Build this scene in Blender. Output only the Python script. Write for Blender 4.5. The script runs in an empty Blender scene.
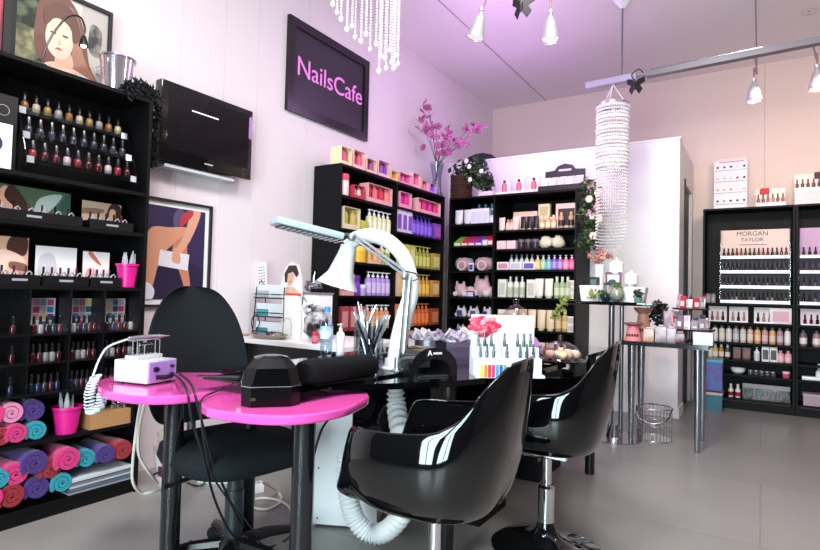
import bpy, bmesh, math, random
from mathutils import Vector, Matrix, noise
random.seed(7)
R_ = math.radians
COL = bpy.context.scene.collection
# ---------------------------------------------------------------- camera frame (level-ish wide lens, eye height 1.05 m)
HC = 1.05; F = 552.5
_y, _p, _r = R_(32.484), R_(1.825), R_(1.449)
FW = Vector((-math.sin(_y)*math.cos(_p), math.cos(_y)*math.cos(_p), math.sin(_p)))
_r0 = Vector((math.cos(_y), math.sin(_y), 0)); _u0 = _r0.cross(FW)
RT = math.cos(_r)*_r0 + math.sin(_r)*_u0
UP = -math.sin(_r)*_r0 + math.cos(_r)*_u0
def at(px, py, x=None, y=None, z=None, d=None):
    """world point seen at a photo pixel, on the plane x=, y=, z= or at depth d"""
    v = (px-410)/F*RT - (py-275)/F*UP + FW
    if x is not None: t = x/v.x
    elif y is not None: t = y/v.y
    elif z is not None: t = (z-HC)/v.z
    else: t = d
    return Vector((0, 0, HC)) + v*t

# ---------------------------------------------------------------- materials
def lin(h):
    h = h.lstrip('#'); o = []
    for i in (0, 2, 4):
        c = int(h[i:i+2], 16)/255
        o.append(c/12.92 if c <= .04045 else ((c+.055)/1.055)**2.4)
    return (*o, 1)
_M = {}
def M(hexc, rough=.5, metal=0., kind='', name=None, **k):
    key = (hexc, rough, metal, kind, tuple(sorted(k.items())))
    if key in _M: return _M[key]
    m = bpy.data.materials.new(name or 'mat_'+hexc.strip('#')+kind); m.use_nodes = True
    nt = m.node_tree; b = nt.nodes['Principled BSDF']
    b.inputs['Base Color'].default_value = lin(hexc)
    b.inputs['Roughness'].default_value = rough; b.inputs['Metallic'].default_value = metal; b.inputs['Specular IOR Level'].default_value = k.get('spec', .5)
    tc = nt.nodes.new('ShaderNodeTexCoord')
    if kind in ('fabric', 'terry', 'wall', 'floor', 'fluff', 'wood', 'blotch'):
        n = nt.nodes.new('ShaderNodeTexNoise'); n.inputs['Detail'].default_value = 4
        n.inputs['Scale'].default_value = {'fabric': 500, 'terry': 160, 'wall': 30, 'floor': 3, 'fluff': 90, 'wood': 6, 'blotch': 14}[kind]
        nt.links.new(tc.outputs['Object'], n.inputs['Vector'])
        if kind != 'blotch':
            bp = nt.nodes.new('ShaderNodeBump'); bp.inputs['Strength'].default_value = {'fabric': .25, 'terry': .8, 'wall': .03, 'floor': .02, 'fluff': .9, 'wood': .05}[kind]
            bp.inputs['Distance'].default_value = .004
            nt.links.new(n.outputs['Fac'], bp.inputs['Height']); nt.links.new(bp.outputs['Normal'], b.inputs['Normal'])
        mx = nt.nodes.new('ShaderNodeMix'); mx.data_type = 'RGBA'
        a = lin(hexc); amt = {'fabric': .85, 'terry': .62, 'wall': .97, 'floor': .84, 'fluff': .85, 'wood': .7, 'blotch': .35}[kind]
        mx.inputs[6].default_value = tuple(c*amt for c in a[:3])+(1,); mx.inputs[7].default_value = a
        nt.links.new(n.outputs['Fac'], mx.inputs[0]); nt.links.new(mx.outputs[2], b.inputs['Base Color'])
        if kind == 'blotch':
            cr = nt.nodes.new('ShaderNodeValToRGB'); cr.color_ramp.elements[0].position = .42; cr.color_ramp.elements[1].position = .58
            nt.links.new(n.outputs['Fac'], cr.inputs[0]); nt.links.new(cr.outputs[0], mx.inputs[0])
            if 'c2' in k: mx.inputs[6].default_value = lin(k['c2'])
        if kind == 'wood': n.inputs['Distortion'].default_value = 2
        if kind == 'floor':
            # faint wide sheets and scuffed sheen of the grey linoleum
            w = nt.nodes.new('ShaderNodeTexNoise'); w.inputs['Scale'].default_value = 1.1; w.inputs['Detail'].default_value = 8
            mp = nt.nodes.new('ShaderNodeMapping'); mp.inputs['Scale'].default_value = (1, .35, 1)
            nt.links.new(tc.outputs['Object'], mp.inputs[0]); nt.links.new(mp.outputs[0], w.inputs['Vector'])
            mr = nt.nodes.new('ShaderNodeMapRange'); mr.inputs[3].default_value = .22; mr.inputs[4].default_value = .5
            nt.links.new(w.outputs['Fac'], mr.inputs[0]); nt.links.new(mr.outputs[0], b.inputs['Roughness'])
            br = nt.nodes.new('ShaderNodeTexBrick'); br.inputs['Scale'].default_value = 1
            br.inputs['Brick Width'].default_value = 6; br.inputs['Row Height'].default_value = .95; br.inputs['Mortar Size'].default_value = .004
            br.inputs['Color1'].default_value = (1, 1, 1, 1); br.inputs['Color2'].default_value = (.9, .9, .9, 1); br.inputs['Mortar'].default_value = (.72, .72, .72, 1)
            nt.links.new(tc.outputs['Object'], br.inputs['Vector'])
            m2 = nt.nodes.new('ShaderNodeMix'); m2.data_type = 'RGBA'; m2.blend_type = 'MULTIPLY'; m2.inputs[0].default_value = 1
            nt.links.new(mx.outputs[2], m2.inputs[6]); nt.links.new(br.outputs['Color'], m2.inputs[7]); nt.links.new(m2.outputs[2], b.inputs['Base Color'])
    else:
        n = nt.nodes.new('ShaderNodeTexNoise'); n.inputs['Scale'].default_value = 12
        mr = nt.nodes.new('ShaderNodeMapRange'); mr.inputs[3].default_value = max(rough-.03, 0); mr.inputs[4].default_value = rough+.03
        nt.links.new(tc.outputs['Object'], n.inputs['Vector']); nt.links.new(n.outputs['Fac'], mr.inputs[0]); nt.links.new(mr.outputs[0], b.inputs['Roughness'])
    if kind == 'glass':
        nt.nodes.remove(b); out = nt.nodes['Material Output']
        g = nt.nodes.new('ShaderNodeBsdfGlossy'); g.inputs['Roughness'].default_value = rough
        t = nt.nodes.new('ShaderNodeBsdfTransparent'); t.inputs['Color'].default_value = lin(hexc)
        f = nt.nodes.new('ShaderNodeLayerWeight'); f.inputs['Blend'].default_value = .5
        pw = nt.nodes.new('ShaderNodeMath'); pw.operation = 'POWER'; pw.inputs[1].default_value = 4; nt.links.new(f.outputs['Facing'], pw.inputs[0])
        ad = nt.nodes.new('ShaderNodeMath'); ad.operation = 'MULTIPLY_ADD'; ad.inputs[1].default_value = .55; ad.inputs[2].default_value = k.get('add', .06)
        nt.links.new(pw.outputs[0], ad.inputs[0])
        s = nt.nodes.new('ShaderNodeMixShader'); nt.links.new(ad.outputs[0], s.inputs[0])
        nt.links.new(t.outputs[0], s.inputs[1]); nt.links.new(g.outputs[0], s.inputs[2]); nt.links.new(s.outputs[0], out.inputs[0])
    if 'emit' in k:
        b.inputs['Emission Color'].default_value = lin(k.get('ecol', hexc)); b.inputs['Emission Strength'].default_value = k['emit']
    if kind == 'crystal':
        out = nt.nodes['Material Output']; b.inputs['Specular IOR Level'].default_value = 1
        t = nt.nodes.new('ShaderNodeBsdfTransparent'); s = nt.nodes.new('ShaderNodeMixShader'); s.inputs[0].default_value = k.get('op', .6)
        nt.links.new(t.outputs[0], s.inputs[1]); nt.links.new(b.outputs[0], s.inputs[2]); nt.links.new(s.outputs[0], out.inputs[0])
    if kind == 'coat':
        b.inputs['Specular IOR Level'].default_value = .05
        b.inputs['Coat Weight'].default_value = 1; b.inputs['Coat Roughness'].default_value = .03
    if kind == 'fluff' or kind == 'terry': b.inputs['Sheen Weight'].default_value = .3
    _M[key] = m; return m
black = M('#0b0a0c', .55, spec=.18, name='black_laminate'); gloss = M('#050608', .07, kind='coat', name='black_gloss')
blackp = M('#0c0c0e', .35); chrome = M('#d8dade', .12, 1.); steel = M('#8a8d92', .3, 1.); white = M('#ece8ea', .4); whiteg = M('#f4f2f2', .2)
cloth = M('#0d1013', .9, kind='fabric'); pinkl = M('#e254aa', .13, kind='coat', name='pink_lacquer')
glass = M('#f2f6f6', .02, kind='glass'); acryl = M('#e8ecef', .03, kind='glass', add=.05)
dark = M('#141216', .5)

# ---------------------------------------------------------------- mesh building
class MB:
    def __init__(s): s.v = []; s.f = []; s.m = []; s.mats = []
    def mi(s, m):
        if m not in s.mats: s.mats.append(m)
        return s.mats.index(m)
    def add(s, vs, fs, m=None, mtx=None):
        o = len(s.v); k = s.mi(m) if m else 0
        s.v += [(mtx @ Vector(p))[:] if mtx else tuple(p) for p in vs]
        for f in fs: s.f.append([i+o for i in f]); s.m.append(k)
        return s
    def box(s, x0, x1, y0, y1, z0, z1, m=None, mtx=None, ch=0):
        if ch:
            c = min(ch, (x1-x0)/2.01, (y1-y0)/2.01, (z1-z0)/2.01)
            bm = bmesh.new(); r = bmesh.ops.create_cube(bm, size=1)
            for v in bm.verts: v.co = Vector(((x0+x1)/2+v.co.x*(x1-x0), (y0+y1)/2+v.co.y*(y1-y0), (z0+z1)/2+v.co.z*(z1-z0)))
            bmesh.ops.bevel(bm, geom=bm.edges[:], offset=c, segments=2, profile=.7, affect='EDGES')
            bm.verts.index_update(); s.add([v.co[:] for v in bm.verts], [[v.index for v in f.verts] for f in bm.faces], m, mtx); bm.free(); return s
        vs = [(x, y, z) for z in (z0, z1) for y in (y0, y1) for x in (x0, x1)]
        return s.add(vs, [(0, 2, 3, 1), (4, 5, 7, 6), (0, 1, 5, 4), (2, 6, 7, 3), (0, 4, 6, 2), (1, 3, 7, 5)], m, mtx)
    def lathe(s, prof, n=16, m=None, mtx=None, sx=1, sy=1, cap=True):
        vs = []; fs = []
        for r, z in prof:
            for i in range(n):
                a = 2*math.pi*i/n; vs.append((r*math.cos(a)*sx, r*math.sin(a)*sy, z))
        for j in range(len(prof)-1):
            for i in range(n):
                k = (i+1) % n; fs.append((j*n+i, j*n+k, (j+1)*n+k, (j+1)*n+i))
        if cap:
            if prof[0][0] > 1e-5: fs.append(tuple(range(n-1, -1, -1)))
            if prof[-1][0] > 1e-5: fs.append(tuple((len(prof)-1)*n+i for i in range(n)))
        return s.add(vs, fs, m, mtx)
    def tube(s, pts, r, n=8, m=None, closed=False, mtx=None):
        pts = [Vector(p) for p in pts]; L = len(pts); rs = r if isinstance(r, (list, tuple)) else [r]*L
        vs = []; fs = []; up = None
        for i, p in enumerate(pts):
            a = pts[(i-1) % L] if (i or closed) else pts[0]; b = pts[(i+1) % L] if (i < L-1 or closed) else pts[-1]
            t = (b-a).normalized()
            if up is None:
                up = Vector((0, 0, 1)) if abs(t.z) < .9 else Vector((1, 0, 0))
            sx = t.cross(up).normalized(); up = sx.cross(t).normalized()
            for k in range(n):
                an = 2*math.pi*k/n; vs.append(p+(sx*math.cos(an)+up*math.sin(an))*rs[i])
        for i in range(L if closed else L-1):
            j = (i+1) % L
            for k in range(n):
                q = (k+1) % n; fs.append((i*n+k, i*n+q, j*n+q, j*n+k))
        if not closed: fs += [tuple(range(n-1, -1, -1)), tuple((L-1)*n+k for k in range(n))]
        return s.add([v[:] for v in vs], fs, m, mtx)
    def prism(s, pts, z0, z1, m=None, mtx=None):
        n = len(pts); vs = [(x, y, z0) for x, y in pts]+[(x, y, z1) for x, y in pts]
        return s.add(vs, [tuple(range(n-1, -1, -1)), tuple(range(n, 2*n))]+[(i, (i+1) % n, (i+1) % n+n, i+n) for i in range(n)], m, mtx)
    def ball(s, c, r, m=None, n=8, sc=(1, 1, 1), nz=0, mtx=None, k=3.):
        vs = []; fs = []; h = n//2
        for j in range(h+1):
            for i in range(n):
                a = 2*math.pi*i/n; b = math.pi*j/h-math.pi/2
                d = Vector((math.cos(a)*math.cos(b), math.sin(a)*math.cos(b), math.sin(b)))
                q = r*(1+(nz*noise.noise(d*k+Vector(c)*7) if nz else 0))
                vs.append((c[0]+d.x*q*sc[0], c[1]+d.y*q*sc[1], c[2]+d.z*q*sc[2]))
        for j in range(h):
            for i in range(n):
                t = (i+1) % n; fs.append((j*n+i, j*n+t, (j+1)*n+t, (j+1)*n+i))
        return s.add(vs, fs, m, mtx)
    def mesh(s, name, mat=None, smooth=35):
        me = bpy.data.meshes.new(name); me.from_pydata(s.v, [], s.f)
        for m in (s.mats or [mat or black]): me.materials.append(m)
        if s.mats: me.polygons.foreach_set('material_index', s.m)
        bm = bmesh.new(); bm.from_mesh(me); bmesh.ops.remove_doubles(bm, verts=bm.verts, dist=1e-6); bmesh.ops.recalc_face_normals(bm, faces=bm.faces); bm.to_mesh(me); bm.free()
        if smooth:
            me.polygons.foreach_set('use_smooth', [True]*len(me.polygons)); me.set_sharp_from_angle(angle=R_(smooth))
        me.update(); return me
    def obj(s, name, mat=None, parent=None, smooth=35):
        return mk(name, s.mesh(name, mat, smooth), parent)
def mk(name, me, parent=None):
    o = bpy.data.objects.new(name, me); COL.objects.link(o)
    if parent: o.parent = parent
    return o
def tag(o, label, cat, group=None):
    o['label'] = label; o['category'] = cat
    if group: o['group'] = group
    return o
def thing(name, label, cat, loc=(0, 0, 0), rz=0, group=None, rot=None):
    o = bpy.data.objects.new(name, None); COL.objects.link(o); o.location = loc; o.rotation_euler = rot or (0, 0, rz); o.empty_display_size = .05
    return tag(o, label, cat, group)
def struct(name, mb, mat=None, smooth=0):
    o = mb.obj(name, mat, None, smooth); o['kind'] = 'structure'; return o
def smoothpts(p, k=6, closed=False):
    p = [Vector(q) for q in p]; n = len(p); o = []
    for i in range(n if closed else n-1):
        a = p[(i-1) % n] if (closed or i) else p[0]; b = p[i]; c = p[(i+1) % n]; d = p[(i+2) % n] if (closed or i+2 < n) else p[-1]
        for j in range(k):
            t = j/k; o.append(.5*((2*b)+(c-a)*t+(2*a-5*b+4*c-d)*t*t+(3*b-a-3*c+d)*t**3))
    if not closed: o.append(p[-1])
    return o
def text(body, size, mat, name, parent=None, loc=(0, 0, 0), rot=(0, 0, 0), ext=.0015, align='CENTER', width=None):
    cu = bpy.data.curves.new('t', 'FONT'); cu.body = body; cu.size = size; cu.extrude = ext; cu.align_x = align; cu.align_y = 'CENTER'
    to = bpy.data.objects.new('t', cu); COL.objects.link(to); bpy.context.view_layer.update()
    me = bpy.data.meshes.new_from_object(to.evaluated_get(bpy.context.evaluated_depsgraph_get())); bpy.data.objects.remove(to)
    me.materials.clear(); me.materials.append(mat)
    if width:
        w = max(v.co.x for v in me.vertices)-min(v.co.x for v in me.vertices)
        for v in me.vertices: v.co.x *= width/w; v.co.y *= width/w
    o = mk(name, me, parent); o.location = loc; o.rotation_euler = rot; return o
ROT_LEFT = (R_(90), 0, R_(90))      # writing on something that faces +x
ROT_FAR = (R_(90), 0, 0)            # writing on something that faces the camera side (-y)
def art(parent, name, x, y0, z0, W, H, shapes, base):
    """a flat print on the left wall side: shapes are (material, [(u,v)...]) in 0..1, each layer half a millimetre proud"""
    mb = MB(); mb.box(x-.002, x, y0, y0+W, z0, z0+H, base)
    for k, sh in enumerate(shapes):
        m, pts = sh[0], sh[1]
        if len(sh) < 3: pts = [tuple(p[:2]) for p in smoothpts([(a, b, 0) for a, b in pts], 5, True)]
        pts = [(min(max(a, 0), 1), min(max(b, 0), 1)) for a, b in pts]
        xx = x+.0005*(k+1); mb.add([(xx, y0+a*W, z0+b*H) for a, b in pts], [tuple(range(len(pts)))], m)
    me = bpy.data.meshes.new(name); me.from_pydata(mb.v, [], mb.f)
    for m in mb.mats: me.materials.append(m)
    me.polygons.foreach_set('material_index', mb.m); me.update()
    return mk(name, me, parent)
NUM = ['first', 'second', 'third', 'fourth', 'fifth', 'sixth', 'seventh', 'eighth', 'ninth', 'tenth', 'eleventh', 'twelfth', 'thirteenth', 'fourteenth', 'fifteenth', 'sixteenth']
def nth(i, n):
    if n == 3 and i == 1: return 'middle'
    if n == 1: return 'the only one'
    if i == 0: return 'leftmost'
    if i == n-1: return 'rightmost'
    return NUM[i]+' from left'

# ---------------------------------------------------------------- products: meshes cached, copies share them
_P = {}
def proto(key, build):
    if key not in _P: _P[key] = build()
    return _P[key]
def put(parts, name, label, cat, loc, rz=0, mats=(), group=None, rot=None, sc=1):
    """parts: [(part name, mesh)], the first carries the thing; a material per part goes on the object"""
    root = None
    for i, (pn, me) in enumerate(parts):
        o = mk(name if i == 0 else pn, me, root)
        if i == 0:
            root = o; o.location = loc; o.rotation_euler = rot or (0, 0, rz); o.scale = (sc,)*3; tag(o, label, cat, group)
        if i < len(mats) and mats[i] is not None:
            o.material_slots[0].link = 'OBJECT'; o.material_slots[0].material = mats[i]
    return root
def p_pump(w, h):
    def b():
        r = w/2; body = MB().lathe([(r*.9, 0), (r, .004), (r, h*.66), (r*.8, h*.72), (r*.4, h*.75), (r*.4, h*.78)], 14).mesh('body')
        lab = MB().lathe([(r*1.02, h*.12), (r*1.02, h*.55)], 14, cap=False).mesh('label_band')
        pu = MB().lathe([(r*.42, h*.78), (r*.42, h*.86), (r*.15, h*.87), (r*.15, h*.95), (r*.4, h*.955), (r*.4, h)], 10); pu.box(-r*.13, r*.13, -r*1.1, 0, h*.955, h*.99)
        return [('body', body), ('label_band', lab), ('pump', pu.mesh('pump'))]
    return proto(('pump', w, h), b)
def p_bottle(w, h, cap=.2):
    def b():
        r = w/2; hb = h*(1-cap)
        body = MB().lathe([(r*.9, 0), (r, .004), (r, hb*.8), (r*.8, hb*.92), (r*.38, hb*.96), (r*.38, hb)], 14).mesh('body')
        return [('body', body), ('label_band', MB().lathe([(r*1.02, hb*.18), (r*1.02, hb*.6)], 14, cap=False).mesh('label_band')), ('cap', MB().lathe([(r*.5, hb*.97), (r*.5, h*.99), (r*.4, h)], 12).mesh('cap'))]
    return proto(('bottle', w, h, cap), b)
def p_polish(w=.026, h=.07):
    def b():
        r = w/2; return [('bottle', MB().lathe([(r*.9, 0), (r, .003), (r, h*.42), (r*.75, h*.5), (r*.4, h*.53)], 10).mesh('bottle')), ('cap', MB().lathe([(r*.55, h*.5), (r*.5, h*.97), (r*.4, h)], 8).mesh('cap'))]
    return proto(('polish', w, h), b)
def p_tube(w, h):
    def b():
        mb = MB(); n = 14; vs = []; prof = [(.10, 1, .9), (.16, 1, 1), (.6, 1, .8), (.95, 1.04, .2), (1, 1.05, .08)]
        for t, sx, sy in prof:
            for i in range(n):
                a = 2*math.pi*i/n; vs.append((math.cos(a)*w/2*sx, math.sin(a)*w/2*sy*.8, t*h))
        fs = [(j*n+i, j*n+(i+1) % n, (j+1)*n+(i+1) % n, (j+1)*n+i) for j in range(len(prof)-1) for i in range(n)]+[tuple(range(n))[::-1], tuple((len(prof)-1)*n+i for i in range(n))]
        mb.add(vs, fs)
        return [('tube_body', mb.mesh('tube_body')), ('cap', MB().lathe([(w*.36, 0), (w*.38, h*.1)], 12).mesh('cap'))]
    return proto(('tube', w, h), b)
def p_box(w, d, h, win=1):
    def b():
        o = [('carton', MB().box(-w/2, w/2, -d/2, d/2, 0, h, ch=.0015).mesh('carton'))]
        if win: o.append(('front_panel', MB().box(-w*.38, w*.38, -d/2-.002, -d/2, h*.15, h*.8).mesh('front_panel')))
        return o
    return proto(('box', w, d, h, win), b)
def p_gift(w, d, h, n):
    """a carton with an open front window and its small bottles behind it"""
    def b():
        c = MB(); t = .004
        c.box(-w/2, w/2, d/2-t, d/2, 0, h); c.box(-w/2, w/2, -d/2, d/2-t, 0, t*2); c.box(-w/2, w/2, -d/2, d/2-t, h-t, h)
        c.box(-w/2, -w/2+t, -d/2, d/2-t, t*2, h-t); c.box(w/2-t, w/2, -d/2, d/2-t, t*2, h-t); c.box(-w/2+t, w/2-t, -d/2, -d/2+t, t*2, h*.22)
        o = [('carton', c.mesh('carton'))]
        for i in range(n):
            x = -w/2+(i+.5)*w/n; r = min(w/n*.36, d*.3); o.append(('tube_inside', MB().lathe([(r, .012), (r, h*.72), (r*.5, h*.8), (r*.5, h*.92)], 10, mtx=Matrix.Translation((x, -d*.1, 0))).mesh('tube_inside')))
        return o
    return proto(('gift', w, d, h, n), b)
def p_jar(w, h):
    def b():
        r = w/2; return [('jar_body', MB().lathe([(r*.95, 0), (r, .004), (r, h*.68), (r*.95, h*.7)], 16).mesh('jar_body')), ('lid', MB().lathe([(r*1.03, h*.7), (r*1.03, h*.97), (r*.97, h)], 16).mesh('lid'))]
    return proto(('jar', w, h), b)
def p_towel(r, L):
    def b():
        turns = 2.6; n = 46; th = r/turns*.42; out = []; inn = []
        for i in range(n+1):
            t = i/n; a = t*turns*2*math.pi; q = r*(.14+.86*t)
            out.append((math.cos(a)*(q), math.sin(a)*(q))); inn.append((math.cos(a)*(q-th*1.9), math.sin(a)*(q-th*1.9)))
        vs = []; fs = []
        ys = [0, .012, L*.5, L-.012, L]
        for j, y in enumerate(ys):
            s = .86 if j in (0, len(ys)-1) else 1
            for k in range(n+1):
                m = ((out[k][0]+inn[k][0])/2, (out[k][1]+inn[k][1])/2)
                for p in (out[k], inn[k]): vs.append((m[0]+(p[0]-m[0])*s, y, m[1]+(p[1]-m[1])*s))
        W = 2*(n+1)
        for j in range(len(ys)-1):
            for k in range(n):
                a = j*W+2*k; c = a+W
                fs += [(a, a+2, c+2, c), (a+1, c+1, c+3, a+3)]
            fs += [(j*W, j*W+W, j*W+W+1, j*W+1), (j*W+2*n, j*W+2*n+1, j*W+W+2*n+1, j*W+W+2*n)]
        for j in (0, len(ys)-1):
            for k in range(n):
                a = j*W+2*k; fs.append((a, a+1, a+3, a+2))
        return [('towel', MB().add(vs, fs).mesh('towel', smooth=60))]
    return proto(('towel', r, L), b)
def leafy(mb, c, R, n, m, size=.04, seed=0, sc=(1, 1, 1)):
    rnd = random.Random(seed)
    for i in range(n):
        d = Vector((rnd.gauss(0, 1), rnd.gauss(0, 1), rnd.gauss(0, 1))).normalized()*R*rnd.uniform(.35, 1)
        p = Vector(c)+Vector((d.x*sc[0], d.y*sc[1], d.z*sc[2])); a = Vector((rnd.gauss(0, 1), rnd.gauss(0, 1), rnd.gauss(0, 1))).normalized(); b = a.orthogonal().normalized()
        s = size*rnd.uniform(.6, 1.2); nn = a.cross(b)*s*.12
        mb.add([p-a*s*.5, p+b*s*.28+nn, p+a*s*.5, p-b*s*.28+nn], [(0, 1, 2, 3)], m)
# ================================================================= ROOM
XL, YF, XR, YB, ZC = -2.97, 6.59, 3.3, -1.7, 3.47
m_floor = M('#9a9692', .35, kind='floor', name='grey_linoleum'); m_wall = M('#eadfe2', .6, kind='wall', name='painted_wall'); m_ceil = M('#f3e8ea', .7, kind='wall', name='painted_ceiling')
m_far = M('#e6d0c8', .7, kind='wall', name='beige_wall'); m_part = M('#f0eaea', .5, kind='wall', name='partition_paint')
struct('floor', MB().box(XL-.1, XR+.1, YB-.1, YF+.1, -.08, 0), m_floor)
struct('ceiling', MB().box(XL-.1, XR+.1, YB-.1, YF+.1, ZC, ZC+.08), m_ceil)
struct('wall_left', MB().box(XL-.1, XL, YB-.1, YF+.1, 0, ZC), m_wall)
struct('wall_far', MB().box(XL, XR, YF, YF+.1, 0, ZC), m_far)
struct('wall_right', MB().box(XR, XR+.1, YB-.1, YF+.1, 0, ZC), M('#6e6462', .8, kind='wall'))
WIN = [(-1.15, -.35), (-.2, .6)]; WZ = (.12, 2.4)
w = MB(); w.box(XL, XR, YB-.1, YB, 0, WZ[0]); w.box(XL, XR, YB-.1, YB, WZ[1], ZC)
xs = [XL]+[q for a in WIN for q in a]+[XR]
for i in range(0, len(xs), 2): w.box(xs[i], xs[i+1], YB-.1, YB, WZ[0], WZ[1])
struct('wall_rear', w, M('#4a4446', .8, kind='wall'))
for i, (a, b) in enumerate(WIN):
    fr = MB(); t = .05
    fr.box(a, a+t, YB-.06, YB+.01, *WZ); fr.box(b-t, b, YB-.06, YB+.01, *WZ); fr.box(a+t, b-t, YB-.06, YB+.01, WZ[0], WZ[0]+t); fr.box(a+t, b-t, YB-.06, YB+.01, WZ[1]-t, WZ[1])
    fr.box((a+b)/2-.02, (a+b)/2+.02, YB-.05, YB, WZ[0]+t, WZ[1]-t)
    o = struct('window_%d' % (i+1), fr, M('#3a3c40', .4)); MB().box(a+t, b-t, YB-.035, YB-.03, WZ[0]+t, WZ[1]-t, glass).obj('pane', None, o)
# joints between the panels of the ceiling and of the left wall
for i, x in enumerate((-2.26, -.05)): struct('trim_%d' % (i+1), MB().box(x-.006, x+.006, YB, YF, ZC-.003, ZC), M('#b0a0ac', .7))
for i, y in enumerate((2.02, 2.34, 2.62, 3.12)): struct('trim_%d' % (i+3), MB().box(XL, XL+.0015, y-.003, y+.003, 0, ZC), M('#ddd3dd', .6))
for i, x in enumerate((.02, .9)): struct('trim_%d' % (i+8), MB().box(x-.003, x+.003, YF-.0015, YF, 0, ZC), M('#bfaea8', .7))
PY, PX, PZ = 5.42, -.62, 2.49
struct('wall_middle', MB().box(XL, PX, PY, PY+.1, 0, PZ), m_part)
w = MB(); DY0, DY1, DZ = 5.80, 6.46, 2.16
w.box(PX-.1, PX, PY+.1, DY0, 0, PZ); w.box(PX-.1, PX, DY1, YF, 0, PZ); w.box(PX-.1, PX, DY0, DY1, DZ, PZ)
struct('wall_side', w, m_part)
d1 = struct('door_1', MB().box(PX-.07, PX-.03, DY0, DY1, 0, DZ), dark)
MB().tube([(PX-.03, 5.88, 1.05), (PX+.012, 5.88, 1.05), (PX+.012, 5.98, 1.05)], .009, 8, chrome).obj('door_handle', None, d1)
struct('trim_12', MB().box(PX-.02, PX+.012, DY0-.035, DY0, 0, DZ+.035), dark)
struct('baseboard_middle', MB().box(-1.3, PX+.012, PY-.012, PY, 0, .09), m_part)
struct('baseboard_side', MB().box(PX, PX+.012, PY, DY0-.04, 0, .09), m_part)
struct('trim_13', MB().box(XL, PX+.008, PY-.008, PY+.1, PZ, PZ+.018), whiteg)

# ================================================================= SHELVING
def hx(px, py, z=None, X=-2.69): return at(px, py, x=X)
def shelf_unit(name, label, group, along, a, b, face, depth, top, dividers, rows, plinth=.07, t=.018, back=True):
    """along 'y': stands against the left wall, open side +x at x=face; along 'x': open side -y at y=face. rows: per bay list of shelf top heights"""
    o = thing(name, label, 'shelving', (0, 0, 0), 0, group)
    def bx(u0, u1, v0, v1, z0, z1, pn, m=black, ch=0):   # u along, v depth into the unit (0 = face)
        if along == 'y': MB().box(face-v1, face-v0, u0, u1, z0, z1, m, ch=ch).obj(pn, None, o)
        else: MB().box(u0, u1, face+v0, face+v1, z0, z1, m, ch=ch).obj(pn, None, o)
    bx(a, a+t, 0, depth, 0, top-t, 'side_panel'); bx(b-t, b, 0, depth, 0, top-t, 'side_panel'); bx(a, b, 0, depth, top-t, top, 'top_board')
    bx(a+t, b-t, .012, .03, 0, plinth, 'plinth')
    if back: bx(a+t, b-t, depth-.006, depth, plinth, top-t, 'back_board')
    us = [a+t]
    for d in dividers: bx(d-t/2, d+t/2, 0, depth-.006, plinth, top-t, 'divider'); us += [d-t/2, d+t/2]
    us.append(b-t)
    for k in range(0, len(us), 2):
        for z in rows[k//2]: bx(us[k], us[k+1], .004, depth-.007, z-t, z, 'shelf')
    return o
LX = -2.69
ZL = [.07, .355, 1.04, 1.32, 1.53]
shelf_unit('tall_shelf', 'tall black shelf unit beside the television, filled with polishes and rolled towels', 'black shelf units', 'y', .84, 1.68, LX, .27, 2.02, [], [ZL])
ZC1 = [.07, .3, .53, .74, 1.015, 1.28, 1.53, 1.785]
ZC1b = [.07, .3, .53, .74, 1.015, 1.28, 1.585, 1.805]
shelf_unit('tall_shelf', 'black two-bay shelf unit along the long wall under the shop name sign', 'black shelf units', 'y', 3.215, 4.845, LX, .27, 2.02, [3.985], [ZC1, ZC1b])
BY = 4.93
ZB1 = [.07, .35, .63, .815, 1.02, 1.28, 1.53, 1.75]; ZB2 = [.07, .4, .73, 1.03, 1.292, 1.49, 1.67]
shelf_unit('tall_shelf', 'black corner shelf unit in front of the white partition, body lotions inside', 'black shelf units', 'x', -2.685, -1.39, BY, .46, 2.02, [-2.19], [ZB1, ZB2])
RY = 6.26
ZR = [.07, .106+.0, .337, .477, .644, .841]
shelf_unit('tall_shelf', 'black shelf unit by the side door carrying the boxed polish display', 'black shelf units', 'x', -.50, .265, RY, .3, 1.965, [], [[.106, .337, .477, .644, .841, 1.025]])
shelf_unit('tall_shelf', 'black shelf unit at the far right, purple display in it', 'black shelf units', 'x', .27, 1.04, RY, .3, 1.965, [], [[.106, .337, .477, .644, .841, 1.025]])

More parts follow.
